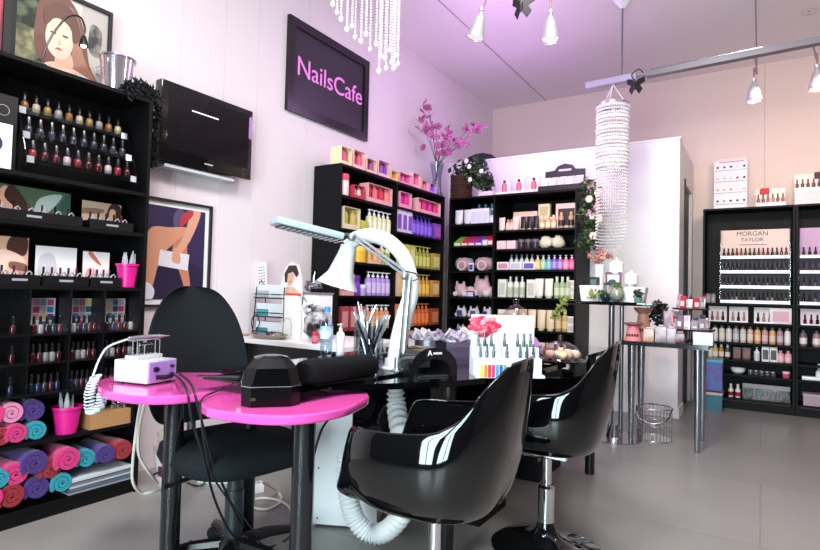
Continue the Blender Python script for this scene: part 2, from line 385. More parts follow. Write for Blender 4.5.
# ================================================================= DESKS AND TABLES
def desk(label, top, z, panels, legs, fascia=None, group=None):
    o = thing('manicure_desk', label, 'desk', (0, 0, 0), 0, group)
    mb = MB().prism(top, z-.022, z, gloss); mb.obj('desk_top', None, o)
    for p in panels: MB().box(*p, black).obj('drawer_pedestal', None, o)
    for x, y in legs: MB().lathe([(.028, 0), (.028, z-.022)], 16, blackp, Matrix.Translation((x, y, 0))).obj('leg', None, o)
    if fascia:
        mb = MB(); q = [Vector((*p, 0)) for p in fascia]
        for a, b in zip(q, q[1:]):
            n = (b-a).normalized().cross(Vector((0, 0, 1)))*.009
            mb.add([(a-n)[:2]+(zz,) for zz in ()] or [tuple((a-n)[:2])+(z-.3,), tuple((a+n)[:2])+(z-.3,), tuple((b+n)[:2])+(z-.3,), tuple((b-n)[:2])+(z-.3,), tuple((a-n)[:2])+(z-.022,), tuple((a+n)[:2])+(z-.022,), tuple((b+n)[:2])+(z-.022,), tuple((b-n)[:2])+(z-.022,)],
                   [(0, 3, 2, 1), (4, 5, 6, 7), (0, 1, 5, 4), (1, 2, 6, 5), (2, 3, 7, 6), (3, 0, 4, 7)], gloss)
        mb.obj('modesty_panel', None, o)
        for k in (.12, .5, .86):
            p = q[0].lerp(q[1], k); MB().lathe([(.008, 0), (.008, .012)], 10, chrome, Matrix.Translation((p.x+.01, p.y-.012, z-.05)) @ Matrix.Rotation(R_(60), 4, 'Z') @ Matrix.Rotation(R_(90), 4, 'X')).obj('screw_cap', None, o)
    return o
desk('black gloss manicure desk with an angled front, nearest of the two desks', [(-1.80, 1.46), (-1.20, 1.42), (-1.16, 1.50), (-.94, 1.80), (-.81, 2.15), (-.79, 2.66), (-1.80, 2.66)], .733,
     [(-1.5, -1.07, 2.315, 2.62, 0, .711)], [(-1.0, 1.87), (-1.72, 1.54)], [(-1.36, 1.74), (-1.10, 2.02), (-1.02, 2.25)], 'manicure desks')
desk('black manicure desk behind the first, cake dome standing on it', [(-1.80, 2.68), (-.765, 2.68), (-.755, 3.5), (-1.80, 3.5)], .748, [(-1.5, -1.05, 3.05, 3.45, 0, .726)], [(-1.72, 2.76), (-.86, 3.4)], None, 'manicure desks')
# glass sheet over the desk and the back of the pink top
g = MB().prism([(-1.62, 1.235), (-1.19, 1.262), (-1.165, 1.86), (-1.62, 1.86)], .7345, .7425, M('#3f5c58', .03, kind='glass', add=.08))
tag(g.obj('glass_sheet'), 'thick glass sheet lying over the desk and the pink table edge', 'glass sheet')
def pink_table(label, outline, legxy, z=.70, th=.028, base=True):
    o = thing('nail_table', label, 'table', (legxy[0], legxy[1], 0), 0, 'pink half-round nail tables')
    pts = [at(x, y, z=z) for x, y in outline]; pts = smoothpts(pts, 5, True); P = [(p.x-legxy[0], p.y-legxy[1]) for p in pts]
    cx = sum(p[0] for p in P)/len(P); cy = sum(p[1] for p in P)/len(P)
    n = len(P); prof = [(.985, z-th), (1, z-th+.005), (1, z-.005), (.985, z)]
    mb = MB(); vs = [((p[0]-cx)*s+cx, (p[1]-cy)*s+cy, zz) for s, zz in prof for p in P]
    fs = [(j*n+i, j*n+(i+1) % n, (j+1)*n+(i+1) % n, (j+1)*n+i) for j in range(3) for i in range(n)]+[tuple(range(n))[::-1], tuple(3*n+i for i in range(n))]
    mb.add(vs, fs, pinkl); mb.obj('table_top', None, o)
    MB().lathe([(.033, .02), (.033, z-th)], 24, M('#101318', .15, kind='coat')).obj('leg', None, o)
    MB().lathe([(.07, z-th-.006), (.07, z-th)], 20, steel).obj('mounting_plate', None, o)
    if base: MB().lathe([(.20, 0), (.20, .008), (.17, .016), (.045, .022), (.036, .03)], 40, blackp).obj('foot_plate', None, o)
    return o
pink_table('pink half-round nail table in front, carrying the faceted black lamp', [(200, 399), (205, 407), (222, 411), (260, 415), (300, 415), (340, 409), (361, 401), (369, 395), (362, 387), (354, 381.5), (329, 385), (302, 389.5), (260, 385), (215, 389)], tuple(at(305, 400, d=1.66)[:2]))
pink_table('round pink nail table farther left, carrying the electric file', [(97, 383), (103, 390), (134, 395.5), (170, 396), (200, 393), (231, 388), (252, 382), (255, 377), (225, 373), (177, 372.5), (135, 374), (106, 378)], tuple(at(175, 400, d=1.93)[:2]), z=.698)

# white desk
o = thing('white_desk', 'white desk along the wall behind the swivel chair', 'desk', (0, 0, 0))
MB().box(-2.955, -2.0, 2.45, 3.1, .70, .73, white, ch=.003).obj('desk_top', None, o)
for x in (-2.9, -2.06):
    for y in (2.52, 3.03): MB().box(x-.02, x+.02, y-.02, y+.02, 0, .70, dark).obj('leg', None, o)
MB().box(-2.9, -2.0, 2.56, 3.0, .30, .70, dark).obj('under_desk_block', None, o)  # dark block added, like the dark legs, to blacken the space below

# side table with four tapered steel legs
SZ = .74
q1, q2 = at(632.4, 442, z=0), at(700.5, 450.4, z=0)
o = thing('side_table', 'dark topped table on four tapered steel legs, scent burners on top', 'table', (0, 0, 0))
f = [at(626, 348, z=SZ), at(714, 352, z=SZ)]
c0 = [(-.86, 4.24), (-.30, 4.24), (-.30, 4.76), (-.86, 4.76)]
MB().prism(c0, SZ-.03, SZ, M('#23282b', .15)).obj('table_top', None, o)
for x, y in ((-.80, 4.31), (-.37, 4.31), (-.80, 4.69), (-.37, 4.69)):
    MB().lathe([(.016, 0), (.017, .01), (.03, SZ-.03)], 16, M('#a9b0b8', .25, 1.), Matrix.Translation((x, y, 0))).obj('leg', None, o)
# bar table
BZ = 1.02
bp = at(610, 437, z=0)
o = thing('bar_table', 'tall narrow bar table with black top beside the partition', 'table', (0, 0, 0))
MB().box(bp.x-.29, bp.x+.31, bp.y-.17, bp.y+.2, BZ-.025, BZ, gloss, ch=.004).obj('table_top', None, o)
MB().lathe([(.022, .02), (.022, BZ-.02)], 16, steel, Matrix.Translation((bp.x, bp.y, 0))).obj('pole', None, o)
MB().lathe([(.016, .02), (.016, BZ-.02)], 16, steel, Matrix.Translation((bp.x+.07, bp.y+.02, 0))).obj('pole', None, o)
MB().lathe([(.2, 0), (.2, .008), (.06, .012), (.03, .1)], 32, M('#b8bcc0', .2, 1.), Matrix.Translation((bp.x+.03, bp.y, 0))).obj('foot_plate', None, o)

# ================================================================= CHAIRS
def tub_shell():
    nt, ns = 72, 16; mb = MB(); vs = []; fs = []
    def H(a):   # a: angle from the back, 0..180
        pts = [(0, .455), (22, .445), (40, .39), (58, .30), (74, .265), (95, .25), (118, .25), (131, .24), (139, .11), (150, .05), (180, .04)]
        for (a0, h0), (a1, h1) in zip(pts, pts[1:]):
            if a <= a1:
                t = (a-a0)/(a1-a0); t = t*t*(3-2*t) if a0 >= 118 else t; return h0+(h1-h0)*t
        return .04
    for j in range(ns+1):
        t = j/ns*math.pi/2
        for i in range(nt):
            th = 2*math.pi*i/nt; a = abs(math.degrees(th)); a = min(a, 360-a)
            c, s_ = -math.cos(th), math.sin(th)     # th=0 -> back (-x)
            e = 2/2.9; px = math.copysign(abs(c)**e, c)*(.27 if c > 0 else .25); py = math.copysign(abs(s_)**e, s_)*.285
            k = math.sin(t)**(.42+.13*min(1, a/120)) if a < 136 else math.sin(t)**.8
            z = H(a)*(1-math.cos(t))**(1.9-.4*min(1, a/120))
            bk = max(0, 1-a/75)*max(0, z-.1)*.13
            dip = .03*math.sin(t)*0
            up_ = max(0, (z/max(H(a), .05)-.25)/.75)**1.6 if a < 150 else 0; k *= 1-(.04+.05*min(1, a/70))*up_*(1 if a < 128 else (150-a)/22)
            vs.append((px*k-bk, py*k*(1-.10*max(0, (z-.3)/.2)), z+dip))
    for j in range(ns):
        for i in range(nt):
            q = (i+1) % nt; fs.append((j*nt+i, j*nt+q, (j+1)*nt+q, (j+1)*nt+i))
    return mb.add(vs, fs).mesh('shell', gloss, smooth=180)
shell = tub_shell()
def tub_chair(label, p, rz):
    o = thing('tub_chair', label, 'chair', (p.x, p.y, 0), rz, 'black tub chairs')
    s = mk('shell', shell, o); s.location = (0, 0, .425)
    md = s.modifiers.new('thick', 'SOLIDIFY'); md.thickness = .007; md.offset = 0
    md = s.modifiers.new('ss', 'SUBSURF'); md.levels = md.render_levels = 1
    MB().lathe([(.0, .043), (.17, .043), (.2, .058), (.19, .075), (.1, .082), (0, .083)], 28, M('#120a1a', .7, kind='fabric'), Matrix.Translation((.0, 0, .395))).obj('seat_pad', None, o)
    MB().box(-.09, .09, -.07, .07, .385, .414, chrome, ch=.006).obj('seat_plate', None, o)
    MB().lathe([(.034, .05), (.034, .25), (.026, .26), (.026, .262)], 24, chrome).obj('lower_column', None, o)
    MB().lathe([(.02, .26), (.02, .385)], 20, chrome).obj('gas_piston', None, o)
    MB().lathe([(.225, 0), (.225, .007), (.205, .018), (.13, .034), (.07, .05), (.045, .075), (.036, .10), (.034, .11)], 56, M('#1b1d20', .06, .6, kind='coat')).obj('round_base', None, o)
    MB().tube([(.02, -.05, .385), (.05, -.14, .36), (.08, -.22, .29)], [.006, .006, .008], 8, chrome).obj('height_lever', None, o)
    return o
tub_chair('glossy black tub chair nearest to us, two window panes mirrored in it', at(438, 400, d=1.70), R_(188))
tub_chair('glossy black tub chair standing behind the nearest one, whole round base showing', at(548, 400, d=2.33), R_(187))

def office_chair():
    p = at(238, 400, d=2.08); b = at(187, 400, d=2.36); ang = math.atan2(p.y-b.y, p.x-b.x)
    o = thing('swivel_chair', 'black fabric swivel chair with a tall rounded back at the pink tables', 'chair', (p.x, p.y, 0), ang)
    m = M('#12191e', .85, kind='fabric', spec=.2)
    # seat
    mb = MB(); n = 40; prof = [(.05, .405), (.8, .40), (.95, .415), (1, .44), (.97, .475), (.85, .495), (.0, .5)]; vs = []
    for k, z in prof:
        for i in range(n):
            a = 2*math.pi*i/n; e = 2/3.2; c, s_ = math.cos(a), math.sin(a)
            vs.append((math.copysign(abs(c)**e, c)*.25*k, math.copysign(abs(s_)**e, s_)*.25*k, z))
    mb.add(vs, [(j*n+i, j*n+(i+1) % n, (j+1)*n+(i+1) % n, (j+1)*n+i) for j in range(len(prof)-1) for i in range(n)]+[tuple(range(n))[::-1]], m).obj('seat', None, o, 60)
    # backrest: rounded tall pad, leaning back
    mb = MB(); vs = []; W = [(.50, .17), (.54, .215), (.62, .235), (.72, .238), (.82, .228), (.92, .20), (.99, .155), (1.035, .11), (1.055, .05)]
    m_ = 12
    for z, w_ in W:
        for i in range(m_+1):
            t = -1+2*i/m_; vs.append((-.25-(z-.5)*.22-.05*(1-t*t)*1.0, t*w_, z))
        for i in range(m_+1):
            t = 1-2*i/m_; vs.append((-.25-(z-.5)*.22-.05*(1-t*t)-.055*(1-abs(t)**4), t*w_, z))
    n = 2*(m_+1); mb.add(vs, [(j*n+i, j*n+(i+1) % n, (j+1)*n+(i+1) % n, (j+1)*n+i) for j in range(len(W)-1) for i in range(n)]+[tuple(range(n))[::-1], tuple((len(W)-1)*n+i for i in range(n))], m)
    bo = mb.obj('backrest', None, o, 50); md = bo.modifiers.new('ss', 'SUBSURF'); md.levels = md.render_levels = 2
    MB().tube([(-.1, 0, .39), (-.28, 0, .36), (-.36, 0, .42), (-.385, 0, .62)], .018, 10, blackp).obj('back_bar', None, o)
    MB().lathe([(.034, .07), (.034, .30), (.028, .30), (.028, .4)], 20, M('#20292e', .4)).obj('column', None, o)
    MB().box(-.1, .1, -.08, .08, .375, .405, blackp, ch=.01).obj('tilt_mechanism', None, o)
    MB().tube([(0, -.1, .385), (.0, -.27, .37)], [.006, .01], 8, blackp).obj('lever', None, o)
    sb = MB(); sb.lathe([(.05, .06), (.055, .11), (.036, .13)], 20, blackp)
    for k in range(5):
        a = R_(72*k+20); c, s_ = math.cos(a), math.sin(a)
        sb.tube([(c*.03, s_*.03, .10), (c*.15, s_*.15, .095), (c*.29, s_*.29, .068)], [.028, .022, .016], 8, blackp)
    sb.obj('star_base', None, o)
    for k in range(5):
        a = R_(72*k+20); c, s_ = math.cos(a)*.30, math.sin(a)*.30
        w_ = MB()
        for dx in (-.014, .014): w_.lathe([(.026, -.009), (.028, -.005), (.028, .005), (.026, .009)], 18, blackp, Matrix.Translation((c, s_, .028)) @ Matrix.Rotation(a+1.0, 4, 'Z') @ Matrix.Translation((0, dx, 0)) @ Matrix.Rotation(R_(90), 4, 'X'))
        w_.box(c-.012, c+.012, s_-.012, s_+.012, .03, .062, blackp); w_.obj('caster', None, o)
office_chair()
# ================================================================= PRODUCT ROWS
def hexmix(a, b, t):
    a = a.lstrip('#'); b = b.lstrip('#'); return '#'+''.join('%02x' % round(int(a[i:i+2], 16)*(1-t)+int(b[i:i+2], 16)*t) for i in (0, 2, 4))
rnd = random.Random(11)
class Row:
    """places things side by side on one shelf; u runs left to right as seen by whoever faces the shelf"""
    def __init__(s, unit, z, where, inset=.05):
        s.unit, s.z, s.where, s.inset = unit, z+.0005, where, inset
    def pos(s, u, dv=0):
        if s.unit == 'L': return (LX-s.inset-dv, u, s.z), R_(90)
        if s.unit == 'B': return (u, BY+s.inset+dv, s.z), 0
        return (u, RY+s.inset+dv, s.z), 0
    def many(s, parts, name, desc, cat, us, mats, group, dv=0, rzj=0, sc=1, dz=0):
        n = len(us)
        for i, u in enumerate(us):
            p, rz = s.pos(u, dv); p = (p[0], p[1], p[2]+dz)
            mm = mats(i) if callable(mats) else mats
            d = desc[i] if isinstance(desc, list) else desc
            lab = f'{d}, {nth(i, n)} {s.where}' if n > 1 and not isinstance(desc, list) else f'{d} {s.where}'
            put(parts, name, lab, cat, p, rz+rnd.uniform(-rzj, rzj), mm, group, sc=sc)
def sp(a, b, n): return [a+(b-a)*(i+.5)/n for i in range(n)]
def C(h, r=.4): return M(h, r)
cap_w, cap_k, cap_g = C('#f3f0f2', .3), C('#111113', .3), M('#c9a24a', .3, .8)
pol = ['#7a1030', '#b02040', '#d9d4d6', '#2a1a2a', '#c97a8a', '#e6b8c0', '#5a2a6a', '#203050', '#a8324a', '#e8e2e4']

# ---- corner unit along the long wall: bay one y 3.233..3.976, bay two y 3.994..4.827
A0, A1, B0, B1 = 3.25, 3.965, 4.01, 4.815
T = Row('L', 2.02, 'on top of the unit under the sign', .075)
tops = [('#f0e4b8', '#e8508a', 1, .13, .14, 'pale yellow gift carton with a rose window'), ('#f5c8c0', '#e0406a', 2, .15, .15, 'peach gift carton with coral bottles'), ('#f2c8b8', '#9a3a7a', 2, .14, .12, 'peach gift carton with plum bottles'),
        ('#f4c4c8', '#8a3ab0', 3, .17, .14, 'light pink gift carton with purple bottles'), ('#efd070', '#f06a90', 2, .11, .09, 'small yellow and pink gift carton'), ('#f2a0c0', '#e83a9a', 3, .2, .10, 'hot pink gift carton with three tubes'),
        ('#f5c0c0', '#f04a8a', 2, .14, .14, 'upright pale pink gift carton'), ('#f0a8c8', '#f06a40', 2, .13, .10, 'gift carton with orange tubes'), ('#caa0e0', '#7a30c0', 2, .13, .10, 'gift carton with violet tubes')]
u = 3.24
for k, (c1, c2, n, w_, h_, d_) in enumerate(tops):
    T.many(p_gift(w_, .11, h_, n), 'gift_carton', d_, 'gift box', [u+w_/2], [C(c1)]+[C(hexmix(c2, '#ffd0d0', .25*(j % 2))) for j in range(n)], 'gift cartons along the top of the wall unit'); u += w_+.022
W1 = 'second shelf down from the top of the wall unit'
def bay(z, where): return Row('L', z, where)
r = bay(1.785, 'on the top shelf of the first bay')
r.many(p_jar(.085, .17), 'gift_tin', 'tall cream and pink tin', 'tin', [3.31], [C('#f2dcd8'), C('#e04060')], None)
r.many(p_gift(.13, .1, .10, 2), 'gift_basket', 'small crimson lattice gift carton', 'gift box', [3.45], [C('#c83a50'), C('#f0a0a0'), C('#e8c8c8')], None)
r.many(p_gift(.34, .1, .15, 4), 'gift_carton', 'wide pale pink carton with four red tubes', 'gift box', [3.74], [C('#f0b0b0'), C('#c02040'), C('#e87080'), C('#d83050'), C('#e88a80')], None)
r = bay(1.805, 'on the top shelf of the second bay')
r.many(p_gift(.19, .1, .14, 2), 'gift_carton', 'upright magenta gift carton with two tubes', 'gift box', [4.13], [C('#f0a0c0'), C('#e02a90'), C('#e02a90')], None)
r.many(p_gift(.42, .1, .13, 4), 'gift_carton', 'long peach carton with four magenta tubes', 'gift box', [4.55], [C('#f4b4b8'), C('#f0a8b0'), C('#e02a80'), C('#d83090'), C('#e02a80')], None)
r = bay(1.53, 'on the second shelf of the first bay')
r.many(p_gift(.2, .1, .17, 2), 'gift_carton', 'pale yellow gift carton with green tubes', 'gift box', [3.37], [C('#e8d8b0'), C('#b0b050'), C('#c8b060')], None)
r.many(p_box(.1, .08, .09, 0), 'soap_carton', 'small lime carton', 'box', [3.54], [C('#c8c850')], None)
r.many(p_pump(.06, .2), 'lotion_bottle', 'cream coloured pump bottle', 'bottle', sp(3.62, 3.95, 5), [C('#dcd8a8'), C('#efeccc'), cap_w], 'cream pump bottles')
r = bay(1.585, 'on the second shelf of the second bay')
r.many(p_box(.075, .06, .2), 'lotion_carton', 'white and lilac upright carton', 'box', sp(4.02, 4.28, 3), [C('#e6dcf0'), C('#8a50c0')], 'lilac lotion cartons')
r.many(p_pump(.062, .19), 'lotion_bottle', 'deep violet pump bottle', 'bottle', sp(4.3, 4.66, 5), [C('#5a2ab0'), C('#8a60e0'), C('#4a2a90')], 'violet pump bottles')
r.many(p_box(.13, .07, .15), 'lotion_carton', 'violet gift carton with pink panel', 'box', [4.74], [C('#7a40b0'), C('#c060c0')], None)
r = bay(1.28, 'on the third shelf of the first bay')
r.many(p_jar(.13, .13), 'cream_jar', 'round yellow cream jar', 'jar', [3.36, 3.52], [C('#e8b830'), C('#f0d060')], 'yellow cream jars')
r.many(p_gift(.16, .1, .13, 2), 'gift_carton', 'peach gift carton with yellow tubes', 'gift box', [3.69], [C('#f0c0a0'), C('#e8c050'), C('#f0b080')], None)
r.many(p_pump(.055, .19), 'lotion_bottle', 'cream pump bottle with green label', 'bottle', sp(3.8, 3.96, 2), [C('#e0dca8'), C('#9ab050'), cap_w], 'green labelled pump bottles')
r = bay(1.28, 'on the third shelf of the second bay')
r.many(p_box(.075, .06, .205), 'lotion_carton', 'lime green upright carton', 'box', sp(4.02, 4.34, 4), [C('#c0c050'), C('#e4e4a0')], 'lime lotion cartons')
r.many(p_pump(.06, .21), 'lotion_bottle', 'olive green pump bottle', 'bottle', sp(4.36, 4.64, 4), [C('#8a9030'), C('#c8c860'), C('#b0b050')], 'olive pump bottles')
r.many(p_box(.14, .07, .16), 'lotion_carton', 'golden green gift carton', 'box', [4.73], [C('#b0a040'), C('#e0d890')], None)
r = bay(1.015, 'on the fourth shelf of the first bay')
r.many(p_gift(.15, .1, .17, 2), 'gift_carton', 'pink framed gift carton with brown tubes', 'gift box', [3.34], [C('#e8b0a8'), C('#a04a50'), C('#c87070')], None)
r.many(p_jar(.09, .16), 'cream_jar', 'purple lidded jar', 'jar', [3.48], [C('#7a40c0'), C('#5a28a0')], None)
r.many(p_jar(.075, .09), 'cream_jar', 'small white and violet jar', 'jar', [3.575], [C('#c8b0f0'), C('#efe8fa')], None)
r.many(p_pump(.062, .2), 'lotion_bottle', 'lilac pump bottle', 'bottle', sp(3.63, 3.96, 5), [C('#b090d8'), C('#d8c4f0'), cap_w], 'lilac pump bottles')
r = bay(1.015, 'on the fourth shelf of the second bay')
r.many(p_box(.075, .06, .21), 'lotion_carton', 'amber yellow upright carton', 'box', sp(4.02, 4.34, 4), lambda i: [C('#e0b060' if i else '#f0d0a0'), C('#f4dcae')], 'amber lotion cartons')
r.many(p_pump(.06, .21), 'lotion_bottle', 'golden pump bottle', 'bottle', sp(4.36, 4.64, 4), [C('#c08a20'), C('#e8c050'), C('#c8a040')], 'golden pump bottles')
r.many(p_box(.14, .07, .16), 'lotion_carton', 'golden gift carton', 'box', [4.73], [C('#c89040'), C('#e8d080')], None)
r = bay(.74, 'on the fifth shelf of the first bay')
r.many(p_box(.09, .07, .19), 'lotion_carton', 'dark red upright carton', 'box', sp(3.28, 3.6, 3), [C('#b04a50'), C('#e8a0a0')], 'dark red lotion cartons')
r.many(p_pump(.062, .2), 'lotion_bottle', 'apricot pump bottle', 'bottle', sp(3.63, 3.96, 5), [C('#e09060'), C('#f0c0a0'), cap_w], 'apricot pump bottles')
r = bay(.74, 'on the fifth shelf of the second bay')
r.many(p_box(.075, .06, .205), 'lotion_carton', 'salmon upright carton', 'box', sp(4.02, 4.34, 4), [C('#e88a60'), C('#f4c0a0')], 'salmon lotion cartons')
r.many(p_pump(.06, .21), 'lotion_bottle', 'burnt orange pump bottle', 'bottle', sp(4.36, 4.64, 4), [C('#c0501a'), C('#e88040'), C('#c87030')], 'orange pump bottles')
r.many(p_box(.14, .07, .16), 'lotion_carton', 'rust coloured gift carton', 'box', [4.73], [C('#a04a28'), C('#d88860')], None)
r = bay(.53, 'on the sixth shelf of the second bay')
r.many(p_box(.08, .06, .17), 'lotion_carton', 'white and rose upright carton', 'box', sp(4.02, 4.4, 4), [C('#f0d8d8'), C('#d04060')], 'rose lotion cartons')

# ---- corner unit before the partition: narrow bay x -2.66..-2.2, wide bay x -2.18..-1.41
def bb(z, where): return Row('B', z, where, .06)
N0, N1, D0, D1 = -2.66, -2.205, -2.17, -1.415
r = bb(1.75, 'on the top shelf of the narrow bay')
r.many(p_tube(.085, .15), 'cream_tube', 'white standing cream tube', 'tube', [-2.60, -2.50], [C('#eae4ee'), C('#d8d0e0')], 'white cream tubes')
r.many(p_box(.062, .06, .15), 'serum_carton', 'white upright serum carton', 'box', [-2.42, -2.356, -2.292], [C('#f0ecf4'), C('#dfe0ee')], 'white serum cartons')
r.many(p_bottle(.05, .21), 'serum_bottle', 'white bottle with blue cap', 'bottle', [-2.42, -2.35, -2.28], [C('#e8e8f0'), C('#e8e8f0'), C('#3a80a8')], 'blue capped bottles', dv=.09)
r.many(p_bottle(.055, .13, .35), 'serum_bottle', 'short bottle with dark blue cap', 'bottle', [-2.235], [C('#d8dce8'), C('#f0f0f6'), C('#2a5a80')], None)
r = bb(1.53, 'on the second shelf of the narrow bay')
cols = [('#8ac040', 'lime green'), ('#e04050', 'coral red'), ('#c03a90', 'magenta'), ('#8a50b0', 'violet'), ('#d83850', 'crimson')]
for i, (c, nm) in enumerate(cols):
    mb_ = proto(('slant',), lambda: [('carton', MB().add([(-.038, -.07, 0), (.038, -.07, 0), (.038, .07, .0), (-.038, .07, 0), (-.038, -.07, .035), (.038, -.07, .035), (.038, .07, .11), (-.038, .07, .11)], [(0, 3, 2, 1), (4, 5, 6, 7), (0, 1, 5, 4), (1, 2, 6, 5), (2, 3, 7, 6), (3, 0, 4, 7)]).mesh('carton')), ('front_label', MB().box(-.03, .03, -.0715, -.07, .008, .028).mesh('front_label'))])
    r.many(mb_, 'sloping_carton', nm+' sloping display carton', 'box', [-2.6+i*.078], [C(c), C('#f0e0e8')], None, dv=.04)
r.many(p_box(.055, .05, .055), 'small_carton', ['pale blue small carton', 'red small carton'], 'box', [-2.285, -2.228], lambda i: [C(['#b8c8d8', '#d83a48'][i]), C('#f0e8e8')], None, dv=-.03)
def plush(name, label, cat, loc, R, m1, m2, group, seed, ears=0, sc=(1, 1, 1)):
    o = thing(name, label, cat, loc, rnd.uniform(-.3, .3), group)
    b = MB(); rr = random.Random(seed)
    b.ball((0, 0, R*sc[2]), R, m1, 16, sc, .25); b.obj('body', None, o, 180)
    if ears:
        for s in (-1, 1): MB().ball((s*R*.6, -.01, R*sc[2]*1.9), R*.42, m1, 10, (.6, .5, 1.3), .2).obj('ear', None, o, 180)
    for s in (-1, 1): MB().ball((s*R*.75*sc[0], -R*.5, R*.45), R*.45, m2, 10, (1, 1, .9), .3).obj('paw', None, o, 180)
    return o
flp, flw, flg = M('#f0c4cc', .95, kind='fluff'), M('#efe8ec', .95, kind='fluff'), M('#c0a0a8', .95, kind='fluff')
vio = C('#4a3a90')
for i, x in enumerate((-2.55, -2.33)):
    o = thing('plush_slipper', 'dusty pink fluffy slipper, %s of the pair in the narrow bay' % ('left' if i == 0 else 'right'), 'slipper', (x, BY+.11, 1.2805), 0, 'fluffy slippers')
    MB().ball((0, 0, .07), .09, flg, 18, (1.1, .8, .78), .3).obj('slipper_body', None, o, 180)
    MB().lathe([(.052, 0), (.05, .01), (.034, .012), (.034, .0)], 18, flp, Matrix.Translation((0, -.068, .055)) @ Matrix.Rotation(R_(90), 4, 'X'), cap=False).obj('opening', None, o, 180)
r = bb(1.28, 'between the slippers in the narrow bay'); r.many(p_box(.05, .02, .08), 'ribbon_tag', 'white and blue card tag', 'tag', [-2.44], [C('#e8e8f4'), vio], None, dv=-.02)
for i, (x, R, e, m, d_) in enumerate(((-2.6, .062, 1, flp, 'pink plush bear with round ears in the narrow bay'), (-2.49, .05, 0, flp, 'small pink plush toy beside the bear'), (-2.36, .085, 1, flp, 'large pink fluffy rabbit with upright ears'), (-2.26, .05, 0, flp, 'small pink plush toy at the divider side'))):
    plush('plush_toy', d_+' on the fourth shelf', 'plush toy', (x, BY+.13, 1.0205), R, m, flw, 'plush toys of the narrow bay', 20+i, e, (1, .8, 1.1))
r = bb(1.02, 'before the pink rabbit in the narrow bay'); r.many(p_box(.08, .02, .06), 'ribbon_tag', 'tilted violet card tag', 'tag', [-2.43], [vio, C('#d8d8e8')], None, dv=-.045)
for i, (x, z, d_) in enumerate(((-2.58, .8155, 'white plush bear, leftmost'), (-2.44, .8155, 'white plush bear, middle one'), (-2.29, .8155, 'white plush bear, rightmost'), (-2.58, .6305, 'white plush rabbit, leftmost'), (-2.42, .6305, 'white plush rabbit, middle one'), (-2.28, .6305, 'white plush rabbit, rightmost'))):
    o = plush('plush_toy', d_+(' on the fifth shelf of the narrow bay' if z > .7 else ' on the sixth shelf of the narrow bay'), 'plush toy', (x, BY+.12, z), .052, flw, flw, 'white plush toys', 40+i, 1, (1.1, .8, .9))
    MB().box(-.025, .025, -.058, -.05, .02, .07, vio).obj('bow', None, o)
# wide bay
T = Row('B', 2.02, 'on top of the corner unit', .09)
for i, x in enumerate((-2.14, -1.99, -1.84)):
    o = thing('gift_set', 'white gift stand with a pink bottle, %s on top of the corner unit' % nth(i, 3), 'gift set', (x, BY+.12, 2.0205), 0, 'white gift stands with pink bottles')
    MB().prism([(-.07, -.05), (.07, -.05), (.07, .05), (-.07, .05)], 0, .035, whiteg).obj('stand', None, o); MB().box(-.045, .045, .03, .04, .035, .17, whiteg).obj('back_card', None, o)
    MB().lathe([(.02, .035), (.027, .07), (.024, .115), (.012, .13)], 14, C('#d87088', .3)).obj('bottle', None, o); MB().lathe([(.013, .13), (.013, .155)], 10, C('#3a2a30')).obj('cap', None, o)
T.many(p_box(.15, .09, .05, 0), 'tissue_carton', 'flat pale pink carton beside the ivy basket', 'box', [-2.31], [C('#f4dce6')], None)
o = thing('display_case', 'dark tilted display case of cream cards with an arched header', 'display', (-1.57, BY+.13, 2.0205), 0); o.scale = (1, 1, 1.3)
MB().box(-.2, .2, -.09, .1, 0, .04, dark).obj('case', None, o)
hd = MB(); hd.prism([(-.19, .09), (.19, .09), (.19, .17), (.1, .175), (.07, .205), (0, .22), (-.07, .205), (-.1, .175), (-.19, .17)], -.006, .006, C('#2a2028'), Matrix.Translation((0, .09, .0)) @ Matrix.Rotation(R_(90), 4, 'X')); hd.obj('header_board', None, o)
text('SOAP BAR', .001, C('#efe8ee'), 'emblem', o, (0, .082, .175), ROT_FAR, .0008, width=.12) if 0 else MB().box(-.06, .06, .0815, .084, .165, .18, C('#d8d0d8')).obj('header_emblem', None, o)
for i, x in enumerate(sp(-.19, .19, 5)):
    for j in range(2):
        MB().box(-.034, .034, -.003, .003, 0, .06, C(['#efe6e0', '#e8d8c8', '#e0c8b8', '#f0e8e8', '#d8c0c8'][(i+j) % 5]), Matrix.Translation((x, -.05+j*.07, .042+j*.02)) @ Matrix.Rotation(R_(-25), 4, 'X')).obj('card_slot', None, o)
r = bb(1.67, 'on the top shelf of the wide bay')
r.many(p_box(.24, .03, .19), 'gift_set_box', 'tall blush gift box with framed window', 'gift box', [-1.93], [C('#e8c0b0'), C('#f4dccc')], None, dv=.1)
r.many(p_box(.2, .12, .12, 0), 'plain_carton', 'wide cream carton', 'box', [-1.72], [C('#e8dcc8')], None, dv=.12)
r.many(p_box(.11, .05, .13), 'lantern_carton', 'cream arched carton standing on the wide one', 'box', [-1.74], [C('#e8d8b8'), C('#c8b888')], None, dv=.1, dz=.121)
r.many(p_box(.2, .05, .24), 'gift_set_box', 'large pink and black gift box', 'gift box', [-1.52], [C('#e8c4bc'), C('#3a2a30')], None, dv=.08)
r.many(p_tube(.06, .13), 'cream_tube', 'blush cream tube', 'tube', [-2.13, -1.99], [C('#f0d8d0'), C('#e8c8c0')], 'blush cream tubes')
r.many(p_bottle(.05, .11), 'lotion_bottle', 'rose gold bottle', 'bottle', [-2.07, -2.035], [C('#e0b0a0'), C('#f0d0c0'), C('#c89888')], 'rose gold bottles', dv=.01)
r.many(p_tube(.055, .13), 'cream_tube', 'black cream tube', 'tube', [-1.91, -1.85, -1.79], [C('#17151a'), C('#d8b0b0')], 'black cream tubes')
